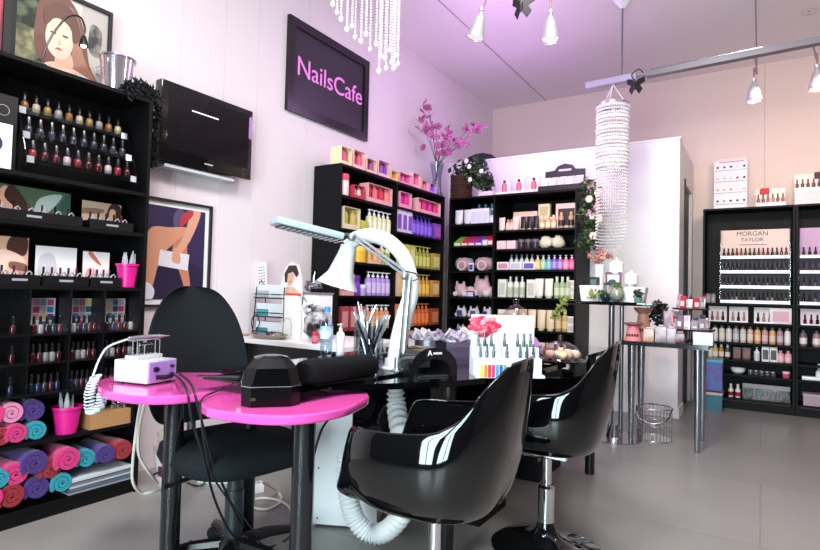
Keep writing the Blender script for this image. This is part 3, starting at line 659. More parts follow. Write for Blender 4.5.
r.many(p_bottle(.05, .13), 'lotion_bottle', 'amber bottle', 'bottle', [-1.73, -1.675, -1.62], [C('#d8a878'), C('#f0dcc0'), C('#e8d0a8')], 'amber bottles')
r.many(p_bottle(.05, .15, .15), 'lotion_bottle', 'tan bottle before the pink box', 'bottle', [-1.55, -1.46], [C('#c09080'), C('#302428'), C('#d8a878')], 'tan bottles')
r = bb(1.49, 'on the second shelf of the wide bay')
r.many(p_box(.1, .08, .09, 0), 'soap_carton', 'pale pink soap carton', 'box', [-2.12, -2.02], [C('#f0d0d4')], 'pink soap cartons', sc=.9)
r.many(p_jar(.07, .09), 'cream_jar', 'dark jar with grey lid', 'jar', [-1.93, -1.86, -1.79], [C('#3a3038', .15), C('#6a6068')], 'dark cream jars')
for i, x in enumerate((-1.70, -1.59)):
    o = put([('bath_puff', MB().ball((0, 0, .06), .062, None, 18, (1, .8, .95), .45, k=6).mesh('bath_puff', smooth=180))], 'bath_puff', 'cream bath puff, %s on the second shelf of the wide bay' % ('left' if not i else 'right'), 'bath puff', (x, BY+.1, 1.4925), i, [M('#efe0c8', .9, kind='fluff')], 'cream bath puffs')
r = bb(1.292, 'on the third shelf of the wide bay')
r.many(p_box(.12, .07, .075), 'pump_carton', ['white and rose carton', 'white and grey carton', 'white and violet carton'], 'box', [-2.1, -1.97, -1.84], lambda i: [C('#ece6ee'), C(['#d890a8', '#c8c8d8', '#6a60b0'][i])], None)
r.many(p_pump(.04, .15), 'sample_bottle', 'clear pump bottle', 'bottle', sp(-2.08, -1.82, 5), [C('#dfe4ea'), C('#f0f0f4'), C('#c8ccd4')], 'clear pump bottles', dv=.07)
rb = ['#e8b860', '#90c890', '#60a8c8', '#7a60c8', '#a060c8', '#f07098', '#e04888']; rbn = ['orange', 'green', 'blue', 'indigo', 'violet', 'pink', 'deep rose']
r.many(p_pump(.06, .155), 'bath_bottle', [n+' pump bottle of the rainbow row' for n in rbn], 'bottle', sp(-1.79, -1.42, 7) if 0 else [-1.765+i*.053*1.0 for i in range(7)], lambda i: [C(rb[i], .3), C(hexmix(rb[i], '#ffffff', .35), .3), cap_w], 'rainbow pump bottles', sc=.86)
r = bb(1.03, 'on the fourth shelf of the wide bay')
r.many(p_box(.08, .05, .17), 'spa_carton', 'narrow white spa carton', 'box', [-2.11, -1.82], [C('#ecebe4'), C('#c8d0c0')], 'narrow white spa cartons')
r.many(p_bottle(.055, .2), 'spa_bottle', 'white bottle with silver cap', 'bottle', [-2.04, -1.98, -1.92], [C('#e8e8dc'), C('#b8c4a8'), M('#c8ccd0', .3, .7)], 'white spa bottles', dv=.02)
r.many(p_tube(.075, .18), 'spa_tube', 'white standing spa tube', 'tube', [-1.745, -1.655], [C('#eeece0'), C('#d0d0c4')], 'white spa tubes')
r.many(p_bottle(.05, .2), 'spa_bottle', 'pale green bottle', 'bottle', [-1.58, -1.53, -1.48], [C('#a8b890'), C('#d0d8b8'), C('#e0e4d8')], 'pale green bottles')
for k in range(3): r.many(p_box(.07, .06, .055), 'soap_carton', ['lowest', 'middle', 'topmost'][k]+' white soap carton of the stack', 'box', [-1.43-.012], [C('#efe9e4'), C('#d8c8c8')], None, dz=k*.056, dv=.03)
r = bb(.73, 'on the fifth shelf of the wide bay')
r.many(p_box(.09, .05, .18), 'spa_carton', 'cream spa carton', 'box', [-2.1, -2.0], [C('#ece4d4'), C('#d0c0a0')], 'cream spa cartons')
r.many(p_tube(.075, .19), 'spa_tube', 'sand coloured standing tube', 'tube', [-1.9, -1.81, -1.72, -1.635], [C('#e8d4b0'), C('#d8c8a8')], 'sand coloured tubes')
r.many(p_bottle(.055, .2), 'spa_bottle', 'honey coloured bottle', 'bottle', [-1.56, -1.5], [C('#c8a870'), C('#e0cc98'), C('#d8c8a0')], 'honey bottles')
for k in range(2): r.many(p_box(.08, .06, .07), 'soap_carton', ['lower', 'upper'][k]+' white soap carton', 'box', [-1.44-.01], [C('#f0ece8'), C('#c8c0c0')], None, dz=k*.071, dv=.02)
r = bb(.4, 'on the sixth shelf of the wide bay')
r.many(p_box(.1, .07, .13), 'spa_carton', 'small white carton', 'box', [-1.98, -1.62, -1.5], [C('#efecec'), C('#c8c8d0')], 'small white cartons')

# ---- far units: polish display with header board
def polish_display(x0, x1, label, header):
    o = thing('polish_display', label, 'display', (0, 0, 0), 0, 'boxed polish displays')
    pink = M('#e8ccc4' if header else '#c8a0c8', .5)  # header board pink on one display, purple on the other
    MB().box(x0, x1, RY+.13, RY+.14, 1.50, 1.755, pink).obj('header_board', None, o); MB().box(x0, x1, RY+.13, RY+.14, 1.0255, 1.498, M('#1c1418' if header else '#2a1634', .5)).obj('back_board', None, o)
    for k, z in enumerate((1.488, 1.343, 1.196, 1.052)):
        dy = .0 if k else .03
        MB().box(x0, x1, RY+.015+dy, RY+.128, z-.012, z-.006, whiteg).obj('tier', None, o); MB().box(x0, x1, RY+.010+dy, RY+.015+dy, z-.024, z+.006, whiteg).obj('tier_lip', None, o)
    for x in (x0-.004, x1): MB().box(x, x+.004, RY+.01, RY+.14, 1.0255, 1.755, acryl).obj('side_plate', None, o)
    if header:
        text('MORGAN', .07, dark, 'lettering', o, ((x0+x1)/2-.02, RY+.1285, 1.715), ROT_FAR, .001, width=.26)
        text('TAYLOR', .07, dark, 'lettering', o, ((x0+x1)/2-.02, RY+.1285, 1.655), ROT_FAR, .001, width=.19)
        MB().box((x0+x1)/2-.13, (x0+x1)/2+.1, RY+.1285, RY+.13, 1.604, 1.61, dark).obj('small_print', None, o)
    return o
polish_display(-.345, .225, 'boxed nail polish display with four tiers beneath the brand header board', True)
polish_display(.30, .86, 'purple nail polish display in the far unit', False)
tiern = ['top', 'second', 'third', 'bottom']
tc = [['#5a1824', '#7a3038', '#34161e', '#804038', '#28161c'], ['#24243a', '#3a243a', '#18182a', '#44303c'], ['#6a5860', '#34282e', '#5a4450', '#201a20'], ['#8a8080', '#706464', '#301c22', '#201418']]
for x0, x1, n, wh in ((-.335, .215, 15, 'of the boxed display'), (.31, .85, 12, 'of the purple display')):
    for k, z in enumerate((1.488, 1.343, 1.196, 1.052)):
        for i, x in enumerate(sp(x0, x1, n)):
            put(p_polish(.027, .088), 'nail_polish', 'nail polish bottle, %s on the %s tier %s' % (nth(i, n), tiern[k], wh), 'nail polish', (x, RY+.075, z-.0055), 0,
                [C(tc[k][(i*7+k) % len(tc[k])], .15), C('#241a20', .3)], 'nail polishes in the far displays')
# far units: lower rows
Fr = lambda z, wh: Row('R', z, wh, .06)
r = Fr(.841, 'on the shelf below the boxed display')
def card_set(name, label, x, z, w_, n, base, bots, seed):
    o = thing(name, label, 'gift set', (x, RY+.07, z+.0005), 0, 'white polish gift sets')
    MB().box(-w_/2, w_/2, -.03, .03, 0, .012, whiteg).obj('tray', None, o); MB().box(-w_/2, w_/2, .03, .036, 0, .15, M(base, .5)).obj('back_card', None, o)
    for i, xx in enumerate(sp(-w_/2+.01, w_/2-.01, n)):
        c = random.Random(seed+i).choice(bots); q = MB().lathe([(.012, .012), (.013, .05), (.006, .056), (.006, .06), (.008, .06), (.007, .1)], 8, C(c, .2), Matrix.Translation((xx, 0, 0))).obj('bottle', None, o)
    return o
for i, (x, n) in enumerate(((-.37, 3), (-.19, 3), (.02, 3), (.17, 0))):
    if i == 3:
        r.many(p_box(.17, .03, .15), 'polish_kit', 'white kit box with pink pattern', 'gift set', [.155], [C('#efe2e4'), C('#d8a0b0')], None)
    else: card_set('polish_gift_set', 'white set of small dark polishes, %s of the three below the display' % nth(i, 3), x, .841, .16, n, '#efe4e4', ['#5a1a30', '#3a2028', '#8a5060', '#b08a90'], 60+i)
card_set('polish_gift_set', 'white set with dark red bottles in the far unit', .39, .841, .16, 3, '#efdce4', ['#5a1030', '#3a1028'], 90); card_set('polish_gift_set', 'white set with plum bottles deep in the far unit', .6, .841, .16, 3, '#efdce4', ['#5a1030', '#c09a90'], 95)
r = Fr(.644, 'on the far lotion shelf by the side door')
lot = ['#efe4e0', '#e8dccc', '#efe6dc', '#b8b0b8', '#d8d0c8', '#e0b8a0', '#e8a870', '#c8989a', '#e8a878', '#b08890', '#e8dcd8']
r.many(p_bottle(.052, .16, .12), 'hand_lotion', 'oval hand lotion bottle', 'bottle', sp(-.42, .24, 11), lambda i: [C(lot[i], .35), C(hexmix(lot[i], '#ffffff', .4)), C('#6a5a5a')], 'hand lotions on the far shelf')
r = Fr(.644, 'on the lotion shelf of the farthest unit')
r.many(p_bottle(.06, .15, .12), 'hand_lotion', 'coloured lotion bottle', 'bottle', [.33, .43, .53, .65], lambda i: [C(['#6a6068', '#a0788a', '#e89070', '#e8b0a0'][i]), C('#f0e0dc'), C('#5a4a4a')], 'hand lotions of the farthest unit')
r = Fr(.477, 'on the shelf below the lotions by the side door')
r.many(p_bottle(.045, .14), 'foot_cream', ['white', 'yellow', 'amber', 'dark green'], 'bottle', [-.43, -.385, -.335, -.28], lambda i: [C(['#e8dcdc', '#d8b868', '#c07a40', '#3a5048'][i]), C('#efe0d8'), C('#efe8e8')], 'foot creams')
r.many(p_box(.07, .05, .12), 'foot_care_box', 'dark foot care carton', 'box', [-.2, -.12], [C('#3a1a20'), C('#7a3a30')], 'dark foot care cartons')
r.many(p_pump(.05, .13), 'lotion_bottle', 'white pump bottle', 'bottle', [-.035], [C('#ece4e4'), C('#d8d0d0'), cap_w], None)
r.many(p_box(.06, .03, .14), 'framed_card', 'white card with dark window', 'box', [.035, .1], [C('#f0ecec'), C('#2a2428')], 'white cards with dark windows')
r.many(p_bottle(.06, .12, .15), 'hand_lotion', 'rose pink bottle', 'bottle', [.155, .215], [C('#e8a8b0'), C('#f0c8cc'), C('#d890a0')], 'rose pink bottles', sc=.95)
r = Fr(.337, 'on the shelf of glass jars by the side door')
o = put([('white_bowl', MB().lathe([(.03, 0), (.055, .02), (.065, .055), (.06, .055), (.05, .022), (.0, .012)], 20, cap=False).mesh('white_bowl'))], 'white_bowl', 'white bowl among the glass jars on the far shelf', 'bowl', (-.19, RY+.08, .338), 0, [whiteg])
for i, x in enumerate(sp(-.11, .12, 5)): put(p_jar(.042, .05), 'glitter_jar', 'small clear glitter jar, %s beside the white bowl' % nth(i, 5), 'jar', (x, RY+.08, .3375), 0, [C('#5a5860', .1), M('#a8a8b0', .2, .8)], 'glitter jars')
r.many(p_jar(.06, .06), 'cream_jar', 'pink jar with white label', 'jar', [.2], [C('#d84a70'), C('#f0dce0')], None)
r = Fr(.106, 'on the bottom shelf by the side door')
r.many(p_bottle(.045, .13, .3), 'remover_bottle', 'white and red bottle', 'bottle', [-.25, -.19], [C('#e8e0e0'), C('#9a1a30'), C('#efe8e8')], 'white and red bottles')
for i, (x, w_) in enumerate(((-.05, .2), (.14, .18))):
    o = thing('clear_bin', 'clear plastic bin of dark red bottles, %s on the bottom shelf by the side door' % ('left' if not i else 'right'), 'bin', (x, RY+.09, .1065), 0, 'clear bins')
    MB().box(-w_/2, w_/2, -.06, -.057, 0, .15, acryl).box(-w_/2, w_/2, .057, .06, 0, .15, acryl).box(-w_/2, w_/2, -.06, .06, 0, .003, acryl).obj('bin_body', None, o); MB().box(-w_/2, w_/2, -.061, -.058, .11, .15, C('#8a8488')).obj('rim_label', None, o)
    for k, xx in enumerate(sp(-w_/2, w_/2, 6)): MB().lathe([(.012, .004), (.012, .06), (.006, .065), (.006, .1)], 8, C(['#6a1020', '#30141a', '#8a2038'][k % 3], .2), Matrix.Translation((xx, 0, 0))).obj('bottle', None, o)
r = Fr(.337, 'on the middle shelf of the farthest unit')
o = thing('salon_tray', 'white low tray with a bottle in the farthest unit', 'tray', (.45, RY+.1, .3375)); MB().box(-.13, .13, -.06, .06, 0, .03, whiteg, ch=.004).obj('tray', None, o); MB().lathe([(.025, .03), (.025, .08), (.008, .1), (.008, .15)], 12, whiteg).obj('bottle', None, o)
o = thing('storage_box', 'pale flat storage carton at the foot of the farthest unit', 'box', (.52, RY+.1, .1065)); MB().box(-.19, .19, -.08, .08, 0, .09, C('#a8909a')).obj('carton', None, o); MB().box(-.195, .195, -.085, .085, .09, .105, C('#bfa8b0')).obj('lid', None, o)
# coloured storage boxes standing on the floor and stack by the side door
bx_, by_ = -.43, 6.05
for k, (z, h_, c1, c2, d_) in enumerate(((0, .15, '#2a6a80', '#d0b0b8', 'lower teal storage box with pink rim on the floor by the far unit'), (.19, .27, '#4a6ab0', '#4ab0c8', 'upper blue to violet storage box by the far unit'))):
    o = thing('storage_box', d_, 'storage box', (-.415, 6.13, z), 0, 'stacked storage boxes')
    if k: MB().box(-.09, .09, -.09, .09, -.04, 0, dark).obj('foot', None, o)
    MB().box(-.105, .105, -.1, .1, 0, h_, M(c1, .5, kind='blotch', c2='#6a50a0') if k else C(c1)).obj('box_body', None, o); MB().box(-.11, .11, -.105, .105, h_, h_+.022, C(c2)).obj('lid', None, o)
# things on top of the far unit
o = thing('nail_art_chart', 'white nail art chart of twenty samples standing on the far unit', 'chart', (-.27, RY+.16, 1.9655), 0)
CH = .50; MB().box(-.145, .145, 0, .02, 0, CH, C('#e6e4ee')).obj('board', None, o)
MB().add([(-.12, -.001, CH), (.14, -.001, CH), (.15, -.001, CH+.02), (.08, -.001, CH+.03), (0, -.001, CH+.022), (-.08, -.001, CH+.03), (-.13, -.001, CH+.015)], [tuple(range(7))], C('#e8d0d8')).box(-.1, .12, -.003, 0, CH-.012, CH-.004, C('#d83a50')).obj('title_strip', None, o)
cc = ['#6a3a60', '#5a4a70', '#3a3a60', '#e8dcd8', '#2a2050', '#d8c8d0', '#c8c0c8', '#e0d8d8', '#c02030', '#20283a', '#e8b070', '#d8a890', '#e0903a', '#f4f0f0', '#e8c080', '#4a2a80', '#c0a090', '#2a3a40', '#4a4a3a', '#3a2a60']
for j in range(4):
    for i in range(5):
        MB().ball((-.112+i*.058, -.004, .44-j*.115), .012, C(cc[j*5+i]), 8, (1, .4, 1)).obj('nail_sample', None, o)
    MB().box(-.135, .14, -.0025, 0, .405-j*.115, .41-j*.115, C('#8a8894')).obj('caption_line', None, o)
for x, w_, n, z, nm, lab in ((.07, .24, 6, .0, 0, 'white stand of six polishes with a red flower on the far unit'), (.43, .34, 8, .12, 1, 'raised white stand of polishes with dark petals at the far right')):
    o = thing('polish_stand', lab, 'display', (x, RY+.1, 1.9655), 0, 'polish stands on the far units')
    if nm: MB().box(-w_/2, w_/2, -.04, .1, 0, .12, C('#d8ccd0')).obj('plinth_box', None, o)
    MB().box(-w_/2, w_/2, -.05, .1, z, z+.04, whiteg).obj('stand_base', None, o); MB().box(-w_/2, w_/2, .05, .056, z+.04, z+.19, C('#f0dcd4')).obj('back_card', None, o)
    for i, xx in enumerate(sp(-w_/2, w_/2, n)):
        q = MB().lathe([(.012, z+.04), (.014, z+.085), (.006, z+.09)], 10, C(['#c04a50', '#8a3a40', '#a86060', '#d08070', '#7a3a50'][i % 5] if not nm else '#4a3038', .2), Matrix.Translation((xx, 0, 0))).obj('bottle', None, o); MB().lathe([(.007, z+.09), (.006, z+.13)], 8, C('#6a4a50'), Matrix.Translation((xx, 0, 0))).obj('cap', None, q)
    fl = MB()
    for k in range(9): fl.ball((-w_*.28+.02*(k % 3)+(.1 if nm else 0), .045, z+.15+.015*(k//3)), .022, C('#e02a3a' if not nm else '#4a1a28'), 8, (1, .4, .8), .4)
    fl.obj('flower_print', None, o, 180)
for x, lab in ((-.455, 'glass polish pot at the side door end of the far shelf'), (-.41, 'glass polish pot next to the boxed display')):
    put(p_jar(.045, .09), 'polish_pot', lab, 'jar', (x, RY+.08, 1.0255), 0, [C('#a8a4a8', .1), C('#8a8688')], 'glass polish pots')
# ================================================================= LEFT TALL UNIT
LW = -2.69
def L(px, py, z=None, dx=0):
    p = at(px, py, x=LW-dx); return (LW-dx, p.y, z if z is not None else p.z)
# acrylic rack, three tiers of ten polishes
o = thing('acrylic_rack', 'clear acrylic rack with three tiers of polishes on the top shelf', 'rack', (0, 0, 0))
ya, yb = 1.115, 1.615
tz = (1.60, 1.715, 1.835); tx = (-2.735, -2.785, -2.835)
for k in range(3):
    MB().box(tx[k]-.022, tx[k]+.022, ya, yb, tz[k]-.006, tz[k]-.002, acryl).obj('tier', None, o)
    MB().box(tx[k]+.022, tx[k]+.026, ya, yb, tz[k]-.02, tz[k]+.012, acryl).obj('tier_lip', None, o)
    for y in (ya+.015, yb-.015):
        MB().box(tx[k]+.026, tx[k]+.03, y-.014, y+.014, tz[k]-.022, tz[k]+.008, M('#d8dce0', .2, .6)).obj('bracket', None, o)
for y in (ya-.005, yb): MB().add([(tx[0]+.03, y, 1.5305), (tx[2]-.025, y, 1.5305), (tx[2]-.025, y, 1.87), (tx[2]+.02, y, 1.87), (tx[0]+.03, y, 1.61)]+[(tx[0]+.03, y+.004, 1.5305), (tx[2]-.025, y+.004, 1.5305), (tx[2]-.025, y+.004, 1.87), (tx[2]+.02, y+.004, 1.87), (tx[0]+.03, y+.004, 1.61)], [(0, 1, 2, 3, 4), (9, 8, 7, 6, 5)]+[(i, (i+1) % 5, (i+1) % 5+5, i+5) for i in range(5)], acryl).obj('end_plate', None, o)
tn = ['bottom', 'middle', 'top']; tcol = [['#7a2028', '#a89498', '#4a1018', '#3a1418'], ['#8a8a92', '#2a2a34', '#565c64'], ['#8a6a38', '#a89880', '#80502c', '#8a8080']]
for k in range(3):
    for i, y in enumerate(sp(ya+.01, yb-.01, 10)):
        put(p_polish(.032, .085), 'nail_polish', 'nail polish bottle, %s on the %s tier of the acrylic rack' % (nth(i, 10), tn[k]), 'nail polish', (tx[k], y, tz[k]-.0015), R_(90), [C(tcol[k][(i*3+k) % len(tcol[k])], .12), C('#1a161a', .25)], 'nail polishes in the acrylic rack')
# cards and boxes beside the rack
p = at(5, 167, x=-2.74)
o = thing('picture_card', 'white picture card with a round portrait at the left end of the top shelf', 'card', (-2.74, .995, 1.5305)); MB().box(-.003, .0, -.07, .075, 0, .2, whiteg).obj('card', None, o)
MB().lathe([(.04, 0), (.04, .002)], 20, C('#3a2a50'), Matrix.Translation((0, .0, .11)) @ Matrix.Rotation(R_(90), 4, 'Y')).obj('portrait', None, o)
o = thing('perfume_box', 'black carton with a round emblem above the picture card', 'box', (-2.83, 1.02, 1.5305)); MB().box(-.04, .04, -.08, .085, 0, .34, C('#161416')).obj('carton', None, o); MB().lathe([(.022, 0), (.024, .001), (.024, .002), (.022, .003)], 20, C('#b8b4b0'), Matrix.Translation((.04, .03, .27)) @ Matrix.Rotation(R_(90), 4, 'Y'), cap=False).obj('emblem', None, o)
# display trays: card at the back, black tray, polishes lying in arched clips
skin, hair, hairl = C('#d8a48c'), C('#3a2018'), C('#8a4a30')
def tray(label, y0, y1, z, hcard, base, shapes, clips, cardlean=0, wide=.0):
    o = thing('display_tray', label, 'display', (LW-.075, (y0+y1)/2, z+.0005), 0, 'black display trays'); w_ = (y1-y0)/2
    MB().box(-.055, .06, -w_, w_, 0, .012, blackp).box(.055, .06, -w_, w_, .012, .045, blackp).box(-.055, .055, -w_, -w_+.004, .012, .04, blackp).box(-.055, .055, w_-.004, w_, .012, .04, blackp).obj('tray', None, o)
    a = art(o, 'picture_card', -.04, -w_+.01, .013, 2*w_-.02-wide, hcard, shapes, base)
    MB().box(.0602, .0608, -.03, .03, .018, .028, C('#9a98a0')).obj('brand_strip', None, o)
    for i, y in enumerate(sp(-w_+.01, w_-.01, clips)):
        c = MB(); c.tube([(.02, y-.016, .014), (.03, y-.008, .055), (.035, y, .062), (.03, y+.01, .055), (.02, y+.018, .014)], .0035, 6, M('#d8d0d8', .25, .4)); c.obj('clip', None, o)
        MB().lathe([(.009, .014), (.01, .05), (.005, .056), (.005, .085)], 8, C(rnd.choice(['#1a1418', '#5a2038', '#2a2030']), .2), Matrix.Translation((.0, y, 0))).obj('polish', None, o)
gr, gd, wh_, rose = C('#5a7a4a'), C('#2a3a30'), C('#e8e8ec'), C('#d04a60')
tray('black tray with a long forest photo card below the acrylic rack', .95, 1.36, 1.32, .15, C('#4a6048'), [(C('#203028'), [(.0, 0), (.2, 0), (.12, 1), (0, 1)]), (skin, [(.2, .1), (.42, .0), (.45, .6), (.3, .95), (.22, .6)]), (hair, [(.3, .6), (.5, .2), (.62, .1), (.45, .8), (.35, 1)]), (C('#b0c0b8'), [(.6, .1), (.75, .3), (.9, .9), (.65, .7)]), (C('#2a5048'), [(.82, 0), (1, 0), (1, 1), (.9, .7)])], 7)
tray('black tray with a tan photo card of a face at the right of its shelf', 1.395, 1.61, 1.32, .13, C('#c8a890'), [(C('#8a6a58'), [(.0, .5), (.5, .6), (.5, .75), (0, .7)]), (hair, [(.6, .1), (.95, .1), (.98, .9), (.7, .95)]), (skin, [(.68, .3), (.82, .3), (.84, .75), (.7, .75)])], 5)
tray('black tray with a sepia portrait card beside the white cards', 1.03, 1.19, 1.04, .2, C('#d8a890'), [(C('#4a2a20'), [(.4, .7), (.9, .6), (.95, 1), (.5, 1)]), (C('#f0c8b8'), [(.1, .1), (.7, .1), (.9, .5), (.4, .7), (.1, .6)]), (C('#8a5a4a'), [(.5, .3), (.9, .25), (.95, .4), (.5, .45)])], 3)
tray('black tray with white photo card, middle of the lower shelf', 1.20, 1.40, 1.04, .17, C('#ece8ea'), [(C('#d0c8d0'), [(.1, .2), (.5, .3), (.4, .8), (.1, .7)])], 5)
tray('black tray with a white and pink floral card near the pink bucket', 1.41, 1.56, 1.04, .16, C('#f0e8e8'), [(C('#e8b0b8'), [(.1, .1), (.4, .1), (.5, .4), (.2, .5)]), (C('#c86a60'), [(.2, .9), (.6, .6), (.65, .65), (.3, 1)])], 4)
def bucket(label, loc, r, h, n, seed, col='#d81a86'):
    o = thing('pink_bucket', label, 'bucket', loc, 0, 'magenta plastic buckets')
    MB().lathe([(r*.72, 0), (r, h), (r*1.07, h), (r*1.07, h-.012), (r*1.0, h-.012), (r*.96, h-.014), (r*.7, .006), (0, .006)], 28, C(col, .35), cap=False).obj('bucket_body', None, o)
    q = random.Random(seed)
    for i in range(n):
        a = q.uniform(0, 6.28); d = q.uniform(0, r*.55); b = Vector((math.cos(a)*d*.6, math.sin(a)*d*.6, .01)); t = Vector((math.cos(a)*d*1.3, math.sin(a)*d*1.3, h*q.uniform(1.3, 1.6)))
        MB().tube([b, b.lerp(t, .75), t], [.008, .009, .002], 6, M('#c8ccd4', .2, .3)).obj('nail_file', None, o)
p = at(120, 287, x=-2.76); bucket('magenta bucket of silver files on the shelf of white cards', (-2.735, 1.605, 1.0405), .052, .12, 8, 3)
p = at(62, 437, x=-2.74); bucket('magenta bucket of wrapped files on the shelf of rolled towels', (-2.74, 1.345, .3555), .06, .125, 9, 4)
# small polish racks with cubbies
yc = [.86, 1.146, 1.315, 1.47, 1.655]; zc = [.565, .70, .826]
o = thing('cubby_rack', 'black rack of small cubbies with polishes below the white cards', 'rack', (0, 0, 0))
for y in yc: MB().box(-2.86, LW+.006, y-.004, y+.004, .565, 1.02, blackp).obj('divider', None, o)
for z in zc: MB().box(-2.86, LW+.01, .86, 1.655, z-.008, z, blackp).obj('shelf', None, o)
MB().box(-2.868, -2.86, .86, 1.655, .5, 1.02, blackp).obj('back_board', None, o)
for y in (.87, 1.64): MB().box(-2.86, LW, y-.01, y+.01, .3555, .557, blackp).obj('foot', None, o)
rown = ['lower', 'middle', 'upper']; pc = [['#38101a', '#141c34', '#12203a', '#2a2226'], ['#7a7678', '#340c12', '#3a1014', '#6a6668'], ['#542830', '#3a161e', '#8a8686', '#301820', '#2a3040']]
for k, z in enumerate(zc):
    for c in range(4):
        a, b = yc[c]+.02, yc[c+1]-.015; n = 5
        for i, y in enumerate(sp(a if c else 1.0, b, n if c else 2)):
            put(p_polish(.026, .078), 'nail_polish', 'nail polish, %s in the %s cubby of the %s row' % (nth(i, n) if c else nth(i, 2), ['first', 'second', 'third', 'fourth'][c], rown[k]), 'nail polish', (LW-.03, y, z+.0005), R_(90), [C(pc[k][(i+c) % len(pc[k])], .12), C('#141216', .25)], 'nail polishes in the cubby rack')
for i, (px, nm) in enumerate(((44, 'leftmost'), (83, 'middle'), (116, 'rightmost'))):
    p = at(px, 322, x=-2.79); q = thing('colour_card', 'multicoloured nail colour card, %s of the three in the cubby rack' % nm, 'card', (-2.80, p.y, .8265), 0, 'nail colour cards')
    cs = ['#c8c0d8', '#3a6a8a', '#88c8c0', '#e090b0', '#e8d890', '#5a4a9a', '#d04a78', '#e8e8f0', '#4a8ac0', '#e0a0c8', '#a0c8d8', '#c85a90']
    mb = MB(); mb.box(-.004, 0, -.05, .05, 0, .155, whiteg); mb.obj('card', None, q)
    for r_ in range(4):
        for c in range(3): MB().box(0, .001, -.044+c*.03, -.018+c*.03, .02+r_*.034, .048+r_*.034, C(cs[(r_*3+c+i*5) % 12])).obj('colour_swatch', None, q)
# rolled towels
TC = {'pink': '#e0287e', 'rose': '#e888b4', 'purple': '#43207e', 'red': '#a00820', 'turquoise': '#109aac'}
tw = [  # px, py centre of the end, radius px, colour, shelf
 (-8, 416, 14, 'pink', 1, 'behind the others at the edge'), (13, 414, 13, 'rose', 1, ''), (36, 412, 13, 'purple', 1, ''), (2, 438, 11, 'red', 1, ''), (18, 434.5, 12, 'pink', 1, ''), (38.5, 432, 11.5, 'turquoise', 1, ''),
 (0, 481, 12, 'turquoise', 0, ''), (18, 476, 14, 'pink', 0, ''), (37, 464, 14.5, 'purple', 0, ''), (53, 470, 12.5, 'red', 0, ''), (69, 460, 14, 'pink', 0, ''), (89, 460, 11, 'turquoise', 0, ''), (107, 455, 11, 'purple', 0, ''), (124, 451, 12, 'red', 0, ''),
 (14, 498, 14.5, 'red', 0, ''), (40, 490, 13.5, 'purple', 0, ''), (64, 484, 11.5, 'turquoise', 0, ''), (-9, 500, 14, 'pink', 0, '')]
dsc = {(1, 'rose'): 'pale pink rolled towel, topmost on the upper towel shelf', (1, 'purple'): 'purple rolled towel beside the pink bucket', (1, 'red'): 'red rolled towel low on the upper towel shelf', (1, 'turquoise'): 'turquoise rolled towel lying below the purple one on the upper towel shelf'}
used = set()
for px, py, rp, c, s, _ in tw:
    p = at(px, py, x=LW+.01); d = (p-Vector((0, 0, HC))).dot(FW); r_ = rp*d/F*1.0
    lab = dsc.get((s, c)) if s else None
    if s and c == 'pink': lab = 'pink rolled towel cut by the edge of the upper towel shelf' if px < 0 else 'hot pink rolled towel in the lower row of the upper towel shelf'
    if not lab:
        lab = {(0, 'pink'): ['pink rolled towel at the very edge of the bottom shelf', 'long pink rolled towel over the red one on the bottom shelf', 'pink rolled towel between red and turquoise on the bottom shelf'][0 if px < 0 else 1 if px < 30 else 2],
               (0, 'turquoise'): ['turquoise rolled towel at the edge above the red one on the bottom shelf', 'turquoise rolled towel lowest beside the magazines', 'turquoise rolled towel lying on the magazines'][0 if px < 10 else 1 if px < 70 else 2],
               (0, 'purple'): ['purple rolled towel topmost on the bottom shelf', 'purple rolled towel resting low on the bottom shelf', 'purple rolled towel lying over the magazines'][0 if px == 37 else 1 if px == 40 else 2],
               (0, 'red'): ['large red rolled towel low on the bottom shelf', 'red rolled towel squeezed under the pink one', 'red rolled towel at the right end over the magazines'][0 if px == 14 else 1 if px == 53 else 2]}[(0, c)]
    put(p_towel(.055, .22), 'rolled_towel', lab, 'towel', (LW-.004+rnd.uniform(-.01, .012), p.y, p.z), R_(90)+rnd.uniform(-.08, .08), [M(TC[c], .95, kind='terry')], 'rolled towels', rot=(0, rnd.uniform(0, 6.28), 0) if 0 else None, sc=r_/.055)
# magazines
for k in range(5):
    z = .0705+k*.014; o = thing('magazine', '%s magazine of the pile under the towels' % ['lowest', 'second lowest', 'middle', 'second highest', 'topmost'][k], 'magazine', (-2.80, 1.50, z), rnd.uniform(-.03, .03), 'magazines on the bottom shelf')
    MB().box(-.105, .105, -.15, .15, .001, .012, C(['#8a8c98', '#5a6a78', '#b8b4b8', '#6a7078', '#c8ccd4'][k])).obj('pages', None, o); MB().box(-.107, .107, -.152, .152, .012, .0132, C(['#5a5a68', '#3a4a68', '#a8a4a8', '#4a5a78', '#e8ecf4'][k], .2)).obj('cover', None, o)
o = thing('wooden_box', 'long light wooden box beside the magenta bucket', 'box', (-2.755, 1.555, .3555)); MB().box(-.06, .06, -.125, .09, 0, .075, M('#b8875a', .5, kind='wood')).obj('box_body', None, o)
for y in (.0, .03, .06): MB().lathe([(.012, .0755), (.014, .10), (.008, .105), (.008, .12)], 10, M('#c8ccd0', .2, 1.), Matrix.Translation((.03, y, 0))).obj('metal_bit', None, o)

